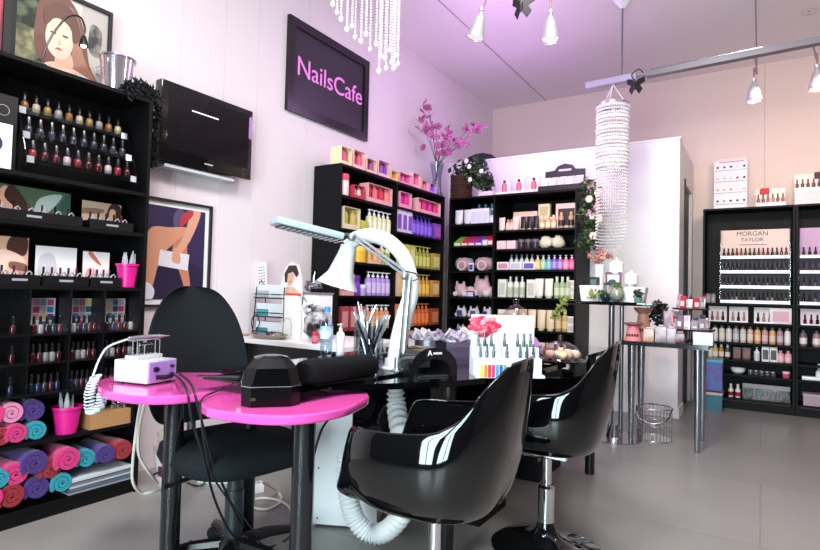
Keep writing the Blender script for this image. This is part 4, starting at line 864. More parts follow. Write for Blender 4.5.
# ---- on top of the left unit
TZ = 2.0205
def framed(name, label, cat, y0, y1, z0, z1, x, fm, fw, shapes, base, mat_w=0, group=None):
    o = thing(name, label, cat, (0, 0, 0), 0, group); d = .022
    MB().box(x-d, x, y0, y0+fw, z0, z1, fm).box(x-d, x, y1-fw, y1, z0, z1, fm).box(x-d, x, y0+fw, y1-fw, z0, z0+fw, fm).box(x-d, x, y0+fw, y1-fw, z1-fw, z1, fm).obj('frame', None, o)
    if mat_w: MB().box(x-d+.001, x-d+.004, y0+fw, y1-fw, z0+fw, z1-fw, whiteg).obj('passe_partout', None, o)
    k = fw+mat_w
    art(o, 'print', x-d+.007, y0+k, z0+k, y1-y0-2*k, z1-z0-2*k, shapes, base)
    return o
framed('framed_portrait', 'large framed portrait of a red haired woman on top of the tall unit', 'picture', 1.11, 1.57, TZ, 2.49, -2.905, dark, .018,
    [(M('#66705a', .6, kind='blotch', c2='#222c20'), [(0, .0), (.3, 0), (.35, .5), (.2, 1), (0, 1)]), (M('#a09a74', .6, kind='blotch', c2='#5a6048'), [(0, .15), (.25, .2), (.25, .45), (0, .5)]), (C('#b8b0a8'), [(.75, .3), (1, .2), (1, 1), (.7, 1)]), (M('#8a8880', .6, kind='blotch', c2='#3a3a3a'), [(.78, .5), (.9, .45), (.93, .75), (.8, .8)]),
     (C('#6e4034'), [(.22, .25), (.5, .1), (.95, .02), (.8, .3), (.72, .7), (.55, .98), (.3, .95), (.2, .7)]), (C('#a4705c'), [(.6, .2), (.9, .08), (.72, .4), (.66, .75), (.55, .9), (.6, .5)]),
     (C('#e8c4b4'), [(.3, 0), (.92, 0), (.8, .14), (.62, .2), (.42, .22), (.28, .14)]), (C('#dca890'), [(.42, .2), (.6, .2), (.58, .36), (.44, .36)]),
     (C('#ecc4b0'), [(.3, .48), (.34, .33), (.45, .26), (.55, .32), (.6, .48), (.56, .66), (.43, .72), (.33, .64)]), (C('#5e3428'), [(.3, .6), (.42, .74), (.56, .68), (.6, .5), (.68, .6), (.6, .85), (.42, .9), (.28, .78)]),
     (C('#2a1a18'), [(.35, .53), (.41, .53), (.41, .55), (.35, .55)], 1), (C('#2a1a18'), [(.48, .53), (.54, .53), (.54, .55), (.48, .55)], 1), (C('#c04a50'), [(.4, .365), (.49, .365), (.46, .39), (.43, .39)], 1), (C('#d09a80'), [(.435, .42), (.46, .42), (.45, .5)], 1),
     (C('#e0b49c'), [(.3, .1), (.42, .05), (.5, .16), (.4, .2)]), (C('#f4ece8'), [(.6, 0), (.95, 0), (.86, .12), (.66, .15)])], C('#c8c8b8'))
framed('framed_picture', 'black framed red and white picture cut by the photo edge', 'picture', .82, 1.085, TZ, 2.75, -2.84, dark, .03, [(C('#b04a50'), [(.3, .2), (.9, .1), (.95, .8), (.4, .9)]), (C('#e8d8d8'), [(.5, .4), (.9, .3), (.8, .7)])], C('#7a3a48'))
# gooseneck clip lamp
o = thing('gooseneck_lamp', 'thin black gooseneck lamp arching in front of the portrait', 'lamp', (0, 0, 0)); X0 = -2.74
gp = [at(42, 66, x=X0), at(45, 50, x=X0), at(55, 31, x=X0), at(68, 17, x=X0), at(80, 17, x=X0), at(85, 28, x=X0), at(84, 36, x=X0)]; gp[0].z = TZ+.015
MB().tube(smoothpts(gp, 6), .0045, 8, blackp).obj('neck', None, o); MB().lathe([(.02, 0), (.02, .015)], 16, blackp, Matrix.Translation((X0, gp[0].y, TZ))).obj('clamp', None, o)
MB().lathe([(.022, -.05), (.016, -.02), (.008, 0)], 14, blackp, Matrix.Translation(gp[-1]), cap=False).obj('shade', None, o); MB().ball((gp[-1].x, gp[-1].y, gp[-1].z-.045), .013, M('#fff0d8', .4, emit=6), 10).obj('bulb', None, o)
# silver bucket
p = at(119, 82, x=-2.79); o = thing('silver_bucket', 'silver metal bucket on the end of the tall unit', 'bucket', (-2.775, 1.53, TZ)); o.scale = (1.1, 1.1, 1.15); sil = M('#d8d0dc', .18, .9)
MB().lathe([(.055, 0), (.074, .155), (.081, .158), (.081, .152), (.072, .15), (.053, .004), (0, .004)], 28, sil, cap=False).obj('bucket_body', None, o)
for s in (-1, 1): MB().tube([(0, s*.074, .10), (0, s*.095, .09), (0, s*.093, .06), (0, s*.07, .055)], .004, 6, sil).obj('handle_ring', None, o)
# black rose, feather boa
def feathers(mb, pts, n, L_, m, seed):
    q = random.Random(seed)
    for i in range(n):
        p = Vector(q.choice(pts))+Vector((q.gauss(0, .01), q.gauss(0, .01), q.gauss(0, .012))); d = Vector((q.gauss(0, 1), q.gauss(0, 1), q.gauss(0, 1))).normalized()*L_*q.uniform(.5, 1.1); s = d.orthogonal().normalized()*.006
        mb.add([p, p+d*.5+s, p+d, p+d*.5-s], [(0, 1, 2, 3)], m)
bk = M('#08080a', .8)
o = thing('feather_boa', 'black feather garland draped over the end of the tall unit', 'garland', (0, 0, 0))
path = smoothpts([at(126, 90, x=-2.69), at(134, 90, x=-2.69), at(141, 88, x=-2.69), at(152, 95, x=-2.72), at(155, 115, x=-2.78), at(153, 140, x=-2.82), at(151, 162, x=-2.82)], 10)
path = [Vector((p.x, max(p.y, 1.70) if p.z < 2.03 else p.y, max(p.z, 2.045) if p.y < 1.69 else p.z)) for p in path]
mb = MB(); feathers(mb, [p[:] for p in path], 900, .05, bk, 5); mb.obj('feathers', None, o); MB().tube(path, .006, 6, bk).obj('cord', None, o)
p = at(143, 80, x=-2.69); o = thing('black_rose', 'black fabric rose beside the silver bucket', 'artificial flower', (-2.73, 1.655, TZ)); mb = MB()
for k in range(26):
    a = k*2.4; rr = .012+.0019*k; t = Matrix.Translation((math.cos(a)*rr*.3, math.sin(a)*rr, .06+rr*.2*math.sin(k))) @ Matrix.Rotation(a, 4, 'X') @ Matrix.Rotation(.5, 4, 'Z')
    mb.ball((0, 0, 0), .024, bk, 10, (.35, 1, .8), .3, mtx=t)
mb.obj('petals', None, o, 180); MB().lathe([(.03, 0), (.02, .03)], 10, bk).obj('calyx', None, o)

# ================================================================= LONG WALL
o = thing('wall_television', 'black flat television mounted on the long wall', 'television', (0, 0, 0)); tx_ = -2.85
y0, y1, z0, z1 = 1.828, 2.488, 1.765, 2.222
MB().box(tx_-.06, tx_, y0, y1, z0, z1, M('#0a0a0c', .12, kind='coat'), ch=.008).obj('casing', None, o)
MB().box(tx_, tx_+.001, y0+.045, y1-.03, z0+.07, z1-.035, M('#0c0810', .08)).obj('screen', None, o)
mb = MB()
for k in range(16): mb.box(tx_+.001, tx_+.0014, y0+.2+k*.012, y0+.208+k*.012, z0+.325, z0+.333, M('#e8e8f0', .5, emit=1.2))
mb.obj('menu_text', None, o); MB().box(tx_, tx_+.001, (y0+y1)/2-.03, (y0+y1)/2+.03, z0+.03, z0+.038, C('#b8bac0')).obj('maker_mark', None, o)
MB().box(XL, tx_-.06, y0+.22, y1-.22, z0+.12, z1-.12, blackp).obj('wall_bracket', None, o); MB().box(XL+.002, tx_-.02, y0+.05, y1-.12, z0-.03, z0-.012, C('#c8ccd0')).obj('cable_shelf', None, o)
# name sign
o = thing('name_sign', 'black framed sign with pink shop lettering high on the long wall', 'sign', (0, 0, 0)); y0, y1, z0, z1 = 2.885, 3.865, 2.375, 3.085; sx_ = XL+.03
fm = M('#0e0a10', .3)
f_ = .065; MB().box(XL, sx_, y0, y0+f_, z0, z1, fm).box(XL, sx_, y1-f_, y1, z0, z1, fm).box(XL, sx_, y0+f_, y1-f_, z0, z0+f_, fm).box(XL, sx_, y0+f_, y1-f_, z1-f_, z1, fm).obj('frame', None, o)
MB().box(XL, XL+.015, y0+f_, y1-f_, z0+f_, z1-f_, M('#2a2230', .4)).obj('panel', None, o)
text('NailsCafe', .2, M('#e884d8', .4, emit=.3), 'lettering', o, (XL+.0165, (y0+y1)/2+.01, 2.735), ROT_LEFT, .0015, width=.79)  # faint glow put into the lettering to brighten its pink
# framed poster with crossed legs
framed('framed_poster', 'framed poster of bare crossed legs and a white bag behind the swivel chair', 'poster', 1.74, 2.275, .93, 1.565, XL+.024, dark, .014,
    [(C('#241a3a'), [(0, 0), (1, 0), (1, .35), (0, .45)]), (C('#5a5078'), [(.55, .75), (.7, .9), (.6, 1), (.5, .9)]),
     (C('#d89878'), [(.1, .12), (.22, .1), (.34, .45), (.55, .62), (.74, .72), (.7, .8), (.45, .78), (.2, .76), (.12, .6)]), (C('#c8826a'), [(.5, .5), (.62, .3), (.72, .1), (.8, .1), (.74, .4), (.7, .68), (.55, .64)]),
     (C('#e0a488'), [(.78, .98), (.92, .98), (.78, .68), (.62, .5), (.54, .52), (.66, .7)]), (C('#b83a48'), [(.62, .8), (.8, .95), (.74, 1), (.6, .9)]), (C('#e6e2ea'), [(.3, .36), (.74, .32), (.76, .5), (.32, .53)], 1), (C('#dca080'), [(.5, .42), (.62, .4), (.6, .55), (.52, .55)]),
     (C('#ece8f0'), [(.02, .0), (.22, .0), (.26, .1), (.16, .18), (.06, .12)])], C('#33264e'), .03)
# crystal chandelier top left
def strand(mb, x, y, z0, z1, r, m, step=None, drop=0):
    z = z0; step = step or r*2.2
    while z > z1+r: mb.ball((x, y, z), r, m, 6, (1, 1, 1)); z -= step
    if drop: mb.ball((x, y, z1), drop, m, 6, (1, 1, 1.2))
crys = M('#fdf8f2', .05, kind='crystal', op=.62)
o = thing('crystal_chandelier', 'crystal bead chandelier hanging above the shop sign', 'chandelier', (0, 0, 0)); cd_ = 2.35
ends = [(333, 4), (337, 12), (341, 19), (347, 29), (352, 26), (355, 37), (361, 41), (366, 34), (370, 49), (376, 44), (379, 71), (381, 56), (386, 68), (390, 50), (394, 68), (397, 55), (398, 64), (385, 58), (392, 62)]
for k, (px, py) in enumerate(ends):
    p = at(px, py, d=cd_+.12*math.sin(k*1.7)); zt = at(px, -46, d=cd_).z
    mb = MB(); strand(mb, p.x, p.y, zt, p.z, .0055, crys, .0125, .0115); mb.obj('crystal_strand', None, o)
c = at(367, -50, d=cd_); MB().lathe([(.13, 0), (.17, .0), (.17, .03), (.13, .03), (.13, 0)], 32, chrome, Matrix.Translation(c)@Matrix.Scale(.9, 4), cap=False).obj('ring', None, o); MB().tube([(c.x, c.y, c.z+.03), (c.x, c.y, ZC)], .006, 8, chrome).obj('suspension_rod', None, o)
for a in (0, 2.1, 4.2): MB().tube([(c.x+.13*math.cos(a), c.y+.13*math.sin(a), c.z+.03), (c.x, c.y, c.z+.15)], .003, 6, chrome).obj('stay_wire', None, o)

# orchid in glass vase, ivy basket, ivy garland on the corner unit
o = thing('glass_vase', 'tall clear glass vase of orchids at the corner of the shelves', 'vase', (-2.80, 4.86, 2.0205)); MB().lathe([(.06, 0), (.075, .02), (.05, .07), (.045, .2), (.075, .36), (.072, .36), (.042, .2), (.046, .07), (.06, .02)], 24, acryl, cap=False).obj('vase_body', None, o)
for s in range(0):
    ex = [(-.35, .5, .5), (-.1, .0, .65), (.25, .3, .52)][s]
    st = smoothpts([(0, 0, .02), (0, 0, .3), (ex[1]*.0+ex[0]*.2, ex[0]*.35*.5, .45), ((ex[0])*.5, -.12+ex[0]*.3, ex[2]+.02)], 5); MB().tube(st, .004, 6, C('#6a5a60')).obj('stem', None, o)
orp = M('#c06aa0', .5); ord_ = M('#8a2a68', .5)
q = random.Random(8); cl = [(430, 115, 14), (436, 128, 15), (424, 128, 10), (444, 142, 16), (455, 140, 13), (468, 130, 10), (478, 128, 7), (460, 146, 10), (430, 140, 10), (440, 150, 10), (448, 133, 8), (428, 108, 7)]
V0 = Vector((-2.80, 4.86, 2.0205))
fk = 0
for px, py, rr in cl:
    e_ = at(px, py, d=5.45)-V0; MB().tube(smoothpts([(0, 0, .05), (0, 0, .3), Vector((0, 0, .3)).lerp(e_, .5)+Vector((0, 0, .03)), e_], 5), .003, 5, C('#7a6068')).obj('stem', None, o)
    for j in range(5):
        p = at(px+q.gauss(0, rr*.42), py+q.gauss(0, rr*.35), d=5.45+q.uniform(-.1, .1))-V0; mb = MB(); rz = Matrix.Rotation(q.uniform(0, 6), 4, 'Z') @ Matrix.Rotation(q.uniform(-1, 1), 4, 'X')
        for k in range(5): a = k*1.257; mb.ball((math.cos(a)*.02, 0, math.sin(a)*.02), .02, orp, 6, (1, .25, 1), mtx=Matrix.Translation(p) @ rz)
        mb.ball((0, -.004, 0), .009, ord_, 6, mtx=Matrix.Translation(p) @ rz); mb.obj('orchid_bloom', None, o, 180)
o = thing('wicker_basket', 'brown wicker basket of dark ivy on the corner of the shelves', 'basket', (-2.62, 5.06, 2.0205)); o.scale = (1.2, 1.2, 1.2); wk = M('#4a2a20', .8, kind='wood')
mb = MB()
for k in range(9): mb.tube([(math.cos(a*.3927)*(.085+.002*(k % 2)), math.sin(a*.3927)*(.085+.002*(k % 2)), .012+k*.022) for a in range(16)], .011, 6, wk, closed=True)
mb.lathe([(0, 0), (.085, .0), (.085, .006)], 20, wk); mb.obj('basket_body', None, o)
def foliage(o, clusters, n, sz, m, name='foliage', seed=3):
    mb = MB()
    for i, (c, R) in enumerate(clusters): leafy(mb, c, R, n, m, sz, seed+i)
    mb.obj(name, None, o, 0)
lg, lg2 = M('#1e3218', .6), M('#56703a', .6)
foliage(o, [((0, 0, .24), .11), ((.12, 0, .2), .1), ((.2, -.02, .17), .11), ((.14, 0, .30), .08), ((.24, -.03, .1), .07)], 90, .06, lg)
foliage(o, [((.16, -.05, .2), .12)], 40, .05, lg2, 'light_leaves', 9)
for i, (x, z) in enumerate(((.1, .3), (.13, .25), (.14, .14), (.24, .2))): MB().ball((x, -.12, z), .022, whiteg, 8, (1, .4, 1), .3).obj('blossom', None, o, 180)
o = thing('flower_garland', 'garland of leaves and cream flowers hanging down the side of the shelves', 'garland', (0, 0, 0))
X_ = -1.30; cs = [(594, 190), (590, 204), (597, 216), (590, 228), (597, 241)]
pts = [at(a, b, x=X_) for a, b in cs]; pts = [Vector((X_, 4.96+(i % 2)*.07, at(595, b, y=5.0).z)) for i, (a, b) in enumerate(cs)]
foliage(o, [(p, .10) for p in pts], 80, .055, lg, 'foliage', 30); foliage(o, [(p, .105) for p in pts], 34, .05, lg2, 'light_leaves', 50)
MB().tube(smoothpts([(-1.42, 4.98, 2.03), (-1.34, 4.98, 2.09), (-1.29, 4.98, 2.05)]+[tuple(p) for p in pts]), .005, 6, C('#3a2a20')).obj('vine_stem', None, o)
fm1, fm2 = M('#eed8cc', .7), M('#c890a0', .7)
for i, (px, py) in enumerate(((591, 187), (598, 193), (589, 199), (597, 207), (592, 216), (599, 219), (588, 213), (593, 236))):
    p = at(px, py, y=4.93); mb = MB()
    for k in range(6): a = k*1.05; mb.ball((p.x+math.cos(a)*.018, p.y, p.z+math.sin(a)*.018), .02, fm1 if i % 3 else fm2, 6, (1, .5, 1), .2)
    mb.obj('flower', None, o, 180)

# ================================================================= CEILING RAIL AND LAMPS
o = thing('ceiling_rail', 'long grey light rail hung below the ceiling on rods', 'light rail', (0, 0, 0)); rm = M('#77727a', .4, .5); q0, q1 = Vector((-1.235, 4.60, 2.80)), Vector((1.7, 4.44, 2.80))
def beam(a, b, w_, h_, m, nm):
    d = (b-a).normalized(); n = d.cross(Vector((0, 0, 1))).normalized()*w_/2; v = Vector((0, 0, h_/2)); vs = [a-n-v, a+n-v, a+n+v, a-n+v, b-n-v, b+n-v, b+n+v, b-n+v]
    MB().add([x[:] for x in vs], [(0, 3, 2, 1), (4, 5, 6, 7), (0, 1, 5, 4), (1, 2, 6, 5), (2, 3, 7, 6), (3, 0, 4, 7)], m).obj(nm, None, o)
beam(q0, q0.lerp(q1, .135), .06, .05, M('#b0a8c0', .35, .4), 'rail_end'); beam(q0.lerp(q1, .16), q1, .06, .045, rm, 'rail_beam'); MB().tube([q0.lerp(q1, .12), q0.lerp(q1, .17)], .012, 8, chrome).obj('joint', None, o)
MB().tube([q0.lerp(q1, .17)+Vector((0, 0, .035)), q0.lerp(q1, .42)+Vector((0, 0, .035))], .012, 8, chrome).obj('upper_tube', None, o)
for t in (.096, .545):
    p = q0.lerp(q1, t); MB().tube([(p.x, p.y, 2.82), (p.x, p.y, ZC-.03)], .007, 8, rm).obj('suspension_rod', None, o); MB().lathe([(.015, -.09), (.085, 0)], 4, white, Matrix.Translation((p.x, p.y, ZC))).obj('ceiling_cup', None, o)
def cone_lamp(label, px, py, d, top, h=.10, cord=None, tilt=0, onrail=True, group='small silver cone lamps'):
    b = at(px, py, d=d); o = thing('cone_lamp', label, 'lamp', b, 0, group); o.rotation_euler = (0, tilt, 0)
    MB().lathe([(h*.40, 0), (h*.36, h*.2), (h*.22, h*.85), (h*.1, h), (h*.08, h*1.12), (h*.12, h*1.15), (h*.12, h*1.3), (.004, h*1.32)], 20, M('#c8c8cc', .3, .7), cap=False).obj('shade', None, o)
    MB().lathe([(0, .004), (h*.36, .004), (h*.36, .008), (0, .008)], 16, M('#f4eef0', .4, emit=.6)).obj('bulb', None, o)
    e = Vector(top)-b if top is not None else Vector((0, 0, ZC-b.z)); rt = Matrix.Rotation(-tilt, 3, 'Y'); e = rt @ e
    MB().tube(smoothpts([(0, 0, h*1.3), (0, 0, h*1.9), e*.6+Vector((.015, 0, 0)), e], 6), .0055, 8, M('#8a6a70', .4, .5)).obj('cable', None, o)
    return o
rail = lambda px: q0.lerp(q1, (at(px, 50, y=4.54).x-q0.x)/(q1.x-q0.x))+Vector((0, 0, -.025))
cone_lamp('small silver cone lamp hanging from the rail near its middle', 754, 101, (at(754, 90, y=4.54)-Vector((0, 0, HC))).dot(FW), rail(755), .125)
cone_lamp('small silver cone lamp on the rail at the photo edge', 817, 89, (at(817, 80, y=4.5)-Vector((0, 0, HC))).dot(FW), rail(813), .125)
cone_lamp('silver cone lamp tilted on its cable, left of the two near the ceiling', 475, 38, 3.1, None, .13, tilt=.25)
cone_lamp('silver cone lamp hanging straight, right of the two near the ceiling', 550, 40, 3.1, None, .13)
o = thing('spotlight', 'lit black spotlight near the ceiling at the photo edge', 'spotlight', at(809, 12, d=4.6)); MB().lathe([(.055, 0), (.045, .06), (.03, .12), (.0, .13)], 20, blackp, cap=False).obj('housing', None, o)
MB().lathe([(0, .004), (.05, .004), (.05, .01), (0, .01)], 20, M('#fff0d0', .4, emit=14)).obj('lens', None, o); MB().tube([(0, 0, .12), (0, 0, ZC-o.location.z)], .01, 8, blackp).obj('stem', None, o)
def butterfly(label, px, py, d, s, hook):
    c = at(px, py, d=d); o = thing('black_butterfly', label, 'ornament', c, 0, 'black glitter butterflies'); m = M('#0c0a0e', .35)
    for sd in (-1, 1):
        up = [(0, 0), (sd*.3, .5), (sd*.95, .75), (sd*1.0, .3), (sd*.5, -.05)]; lo = [(0, 0), (sd*.5, -.05), (sd*.75, -.4), (sd*.4, -.9), (sd*.12, -.55)]
        for nm, P in (('upper_wing', up), ('lower_wing', lo)):
            n = len(P); mb = MB(); mb.add([(x*s*.8, abs(x)*s*.5+dy, z*s) for dy in (-.002, .002) for x, z in P], [tuple(range(n)), tuple(range(2*n-1, n-1, -1))]+[(i, (i+1) % n, (i+1) % n+n, i+n) for i in range(n)], m); mb.obj(nm, None, o)
    MB().ball((0, 0, -.1*s), s*.14, m, 8, (1, 1, 3.5)).obj('body', None, o)
    if hook: MB().tube(smoothpts([(0, 0, s*.3), (-s*.3, 0, s*.9), (s*.3, 0, s*1.3), (s*.7, 0, s*.9)], 5), .005, 6, m).obj('hook', None, o)
    else: MB().tube([(0, 0, s*.3), (0, 0, ZC-c.z)], .003, 6, m).obj('thread', None, o)
butterfly('black butterfly clipped to the rail beside its rod', 635, 84, 4.3, .085, True)
butterfly('black butterfly hanging at the top between two cone lamps', 521, 4, 3.1, .085, False)
# crystal column hanging under the rail end
cp = at(613, 86, y=4.59); o = thing('crystal_column', 'tall hanging column of clear crystal strands under the rail end', 'hanging ornament', (cp.x, 4.59, 0))
rt_, rb_ = .12, .115
MB().lathe([(rt_-.006, 2.585), (rt_+.008, 2.585), (rt_+.008, 2.61), (rt_-.006, 2.61)], 28, M('#c8b8e8', .2, .8), cap=False).obj('top_ring', None, o)
for a in (.5, 2.6, 4.7): MB().tube([(math.cos(a)*rt_, math.sin(a)*rt_, 2.6), (0, 0, 2.775)], .0035, 6, whiteg).obj('hanging_cord', None, o)
ns_ = 40
cw = M('#f4f0fa', .15, kind='crystal', op=.8)
for k in range(ns_):
    a = k*2*math.pi/ns_; zb = 1.35+.42*(.5+.5*math.cos(a+1.0)); x, y = math.cos(a), math.sin(a)
    mb = MB(); z = 2.58; j = 0
    while z > zb:
        t = (2.58-z)/1.2; r_ = rt_+(rb_-rt_)*t; s_ = .009+.005*((j*7+k*3) % 3 == 0) if z > 2.1 else .0055
        mb.ball((x*r_, y*r_, z), s_, crys if (j+k) % 3 else cw, 6, (1, 1, 1.3)); z -= .03 if z > 2.1 else .026; j += 1
    mb.obj('crystal_strand', None, o)
# ================================================================= ON THE PINK TABLES
flamp = M('#040506', .16, spec=.35)
# faceted uv lamp
cA, cB = at(240, 408, z=.70), at(301, 406, z=.70); c = (cA+cB)/2; yaw = math.atan2((cB-cA).y, (cB-cA).x)
ct = c+Vector((-math.sin(yaw), math.cos(yaw), 0))*.075
o = thing('nail_lamp', 'black faceted nail lamp with a silver seam on the near pink table', 'nail lamp', (ct.x, ct.y, .7005), yaw)
oct_ = lambda w_, d_, k: [(-w_, -d_+k), (-w_+k, -d_), (w_-k, -d_), (w_, -d_+k), (w_, d_-k), (w_-k, d_), (-w_+k, d_), (-w_, d_-k)]
W_ = .086; mb = MB(); mb.prism(oct_(W_, .08, .028), 0, .058, flamp).obj('lower_shell', None, o)
MB().prism(oct_(W_+.001, .081, .028), .058, .0605, M('#b8bcc0', .25, .9)).obj('silver_seam', None, o)
mb = MB(); lv = [(.0605, W_, .08, .028), (.112, W_*.86, .07, .03), (.138, W_*.60, .052, .022), (.145, W_*.3, .03, .012)]; vs = []
for z, a, b, k in lv: vs += [(x, y, z) for x, y in oct_(a, b, k)]
mb.add(vs, [(j*8+i, j*8+(i+1) % 8, (j+1)*8+(i+1) % 8, (j+1)*8+i) for j in range(3) for i in range(8)]+[tuple(range(24, 32))], flamp).obj('upper_shell', None, o, 12)
MB().box(-.06, -.045, -.082, -.080, .02, .028, C('#1a2a24')).obj('green_reflection', None, o)  # dark green mark painted in for a faint green reflection
# black hand rest
a, b = at(306, 372, z=.785), at(368, 364, z=.785); d_ = (b-a); o = thing('hand_rest', 'long black cushioned hand rest lying on the glass sheet', 'hand rest', ((a+b)/2)[:2]+(.743,), math.atan2(d_.y, d_.x))
hl = d_.length/2+.01; sec = []
for i in range(24):
    t = 2*math.pi*i/24; sec.append((math.copysign(abs(math.cos(t))**.75, math.cos(t))*.056, .04+math.copysign(abs(math.sin(t))**.7, math.sin(t))*.039))
vs = []; st = [(-hl, .78), (-hl+.012, .94), (-hl+.03, 1), (hl-.03, 1), (hl-.01, .93), (hl, .78)]
for x, s in st: vs += [(x, y*s, .04+(z-.04)*s) for y, z in sec]
MB().add(vs, [(j*24+i, j*24+(i+1) % 24, (j+1)*24+(i+1) % 24, (j+1)*24+i) for j in range(5) for i in range(24)]+[tuple(range(24))[::-1], tuple(120+i for i in range(24))], M('#0c0d10', .9, kind='fabric', spec=.15)).obj('cushion', None, o, 50)
MB().box(-hl+.02, hl-.02, -.045, .045, -.0, .004, blackp).obj('base_strip', None, o)
# dark file on the glass corner
o = thing('nail_file', 'dark flat file lying on the glass corner before the swivel chair', 'nail file', at(222, 377, z=.7435), R_(35)); MB().box(-.085, .06, -.012, .012, 0, .004, dark).obj('file_blade', None, o)
# electric nail file
pA, pB, pC = at(120, 380, z=.698), at(147, 386.5, z=.698), at(176, 381, z=.698); ex = (pC-pB); yaw = math.atan2(ex.y, ex.x); w_ = ex.length; dpt = max((pA-pB).length, .1)*.8
mid = pB+ex/2+Vector((-math.sin(yaw), math.cos(yaw), 0))*dpt/2
o = thing('electric_file', 'silver electric nail file unit with purple front on the pink table', 'nail drill', (mid.x, mid.y, .6985), yaw); gb = M('#c8ccd0', .35, .2)
w2, d2 = w_/2, dpt/2
MB().box(-w2, w2, -d2, d2, .006, .085, gb, ch=.006).obj('casing', None, o); MB().box(-w2+.006, w2-.006, -d2-.002, -d2+.0005, .012, .080, M('#b088d8', .3, .2)).obj('front_plate', None, o)
for sx in (-1, 1):
    for sy in (-1, 1): MB().box(sx*w2*.75-.008, sx*w2*.75+.008, sy*d2*.75-.008, sy*d2*.75+.008, 0, .006, blackp).obj('foot', None, o)
for x, z, r_ in ((-.035, .055, .010), (.04, .06, .006), (.04, .028, .009)): MB().lathe([(r_, 0), (r_*.9, .012)], 14, blackp, Matrix.Translation((x, -d2-.001, z)) @ Matrix.Rotation(R_(90), 4, 'X')).obj('knob', None, o)
MB().tube([(-.03, -d2, .026), (.0, -d2-.012, .024), (.03, -d2-.012, .024)], .008, 8, blackp).obj('plug', None, o)
MB().box(-w2+.01, w2-.01, -.02, .04, .085, .10, gb, ch=.003).obj('holder_base', None, o)
for i in range(5): MB().lathe([(.003, .10), (.003, .135), (.005, .137), (.005, .145)], 8, chrome, Matrix.Translation((-.03+i*.014, 0, 0))).obj('drill_bit', None, o)
for x in (-.05, .055): MB().tube([(x, -.01, .10), (x, -.01, .15), (x, .012, .152), (x, .012, .10)], .003, 6, chrome).obj('cradle', None, o)
hp = o.location
hd = thing('drill_handpiece', 'slim handpiece resting across the electric file holder', 'nail drill', (hp.x, hp.y, .6985+.162), yaw)
MB().lathe([(.004, -.085), (.009, -.08), (.011, -.02), (.011, .03), (.009, .05)], 14, M('#a8acb4', .2, .8), Matrix.Rotation(R_(90), 4, 'Y')).obj('grip', None, hd); MB().lathe([(.0095, .05), (.007, .07), (.003, .09), (.0015, .11)], 12, M('#c8a8b0', .3, .6), Matrix.Rotation(R_(90), 4, 'Y')).obj('chuck', None, hd)
# coiled cable down from handpiece
cq = []; s0 = Vector((hp.x, hp.y, .86))+Vector((math.cos(yaw), math.sin(yaw), 0))*-.088
line = smoothpts([s0, at(108, 347, d=1.96), at(99, 360, d=1.95), at(93, 376, d=1.93)], 6); wc = M('#d0d4da', .3)
o = thing('coiled_cable', 'white coiled handpiece cable hanging over the pink table edge', 'cable', (0, 0, 0)); MB().tube(line, .0035, 6, wc).obj('straight_run', None, o)
a_, b_ = at(96, 376, d=1.93), at(91, 411, d=1.93); cc_ = smoothpts([a_, at(90, 392, d=1.92), b_, at(99, 408, d=1.92), at(103, 392, d=1.9)], 40)
MB().tube([p+Vector((math.cos(i*1.0)*.017, math.sin(i*1.0)*.017, math.sin(i*1.0)*.004)) for i, p in enumerate(cc_)], .0028, 5, wc).obj('coil', None, o)
# black cables down from the unit
def cable(label, pts, r, m, cat='cable', grp=None):
    o = tag(MB().tube(smoothpts(pts, 8), r, 6, m).obj('cable'), label, cat, grp); return o
bc = M('#101216', .4)
f0 = Vector((hp.x, hp.y, .73))+Vector((math.cos(yaw)*.035+math.sin(yaw)*(d2+.02), math.sin(yaw)*.035-math.cos(yaw)*(d2+.02), 0))
cable('black cable from the electric file falling to the floor, left one of two', [f0, at(186, 388, d=1.75), at(192, 420, d=1.72), at(203, 455, d=1.75), at(215, 500, d=1.85), at(232, 534, d=2.0), at(250, 547, z=.012)], .0042, bc)
cable('black cable from the electric file falling to the floor, right one of two', [f0+Vector((.02, .01, .0)), at(192, 386, d=1.76), at(200, 415, d=1.72), at(213, 460, d=1.8), at(232, 505, d=1.9), at(252, 541, z=.012)], .0042, bc)
cable('thin black cable running from the faceted lamp over the table edge', [at(238, 382, z=.76), at(222, 389, z=.715), at(203, 398, z=.71), at(201, 412, d=1.6), at(204, 440, d=1.6), at(215, 480, d=1.7), at(245, 520, d=1.9), at(262, 545, z=.01)], .003, bc)
cable('black cable lying over the floor in front of the chair base', [at(190, 541, z=.03), at(222, 548, z=.02), at(262, 549, z=.01), at(286, 540, z=.01), at(296, 522, d=2.0), at(318, 440, d=1.95), at(328, 420, d=1.9)], .0045, bc)
wcb = M('#d8d2c8', .4)
cable('white cable looping down behind the left pink table, outer one', [at(141, 402, z=.66), at(137, 425, d=2.1), at(133, 460, d=2.15), at(133, 482, d=2.15), at(142, 493, d=2.2), at(158, 490, d=2.25), at(185, 482, d=2.5), at(210, 474, d=2.9)], .0055, wcb, grp=None)
cable('white cable looping down behind the left pink table, inner one', [at(145, 402, z=.66), at(139, 430, d=2.1), at(139, 455, d=2.15), at(150, 474, d=2.2), at(158, 483, d=2.3)], .0055, wcb)
cable('cream cable coiled on the floor behind the swivel chair', [at(262, 482, d=2.6), at(278, 492, z=.01), at(281, 501, z=.01), at(268, 509, z=.01), at(252, 507, z=.01), at(250, 501, z=.01), at(264, 498, z=.01), at(280, 501, z=.01), at(290, 508, z=.01), at(293, 518, z=.01)], .006, wcb)
cable('black cable tangle by the power strip on the floor', [at(150, 476, d=2.6), at(170, 470, d=2.7), at(186, 482, z=.02), at(200, 486, z=.01), at(205, 479, z=.01), at(192, 478, z=.01), at(215, 475, z=.02)], .005, bc)
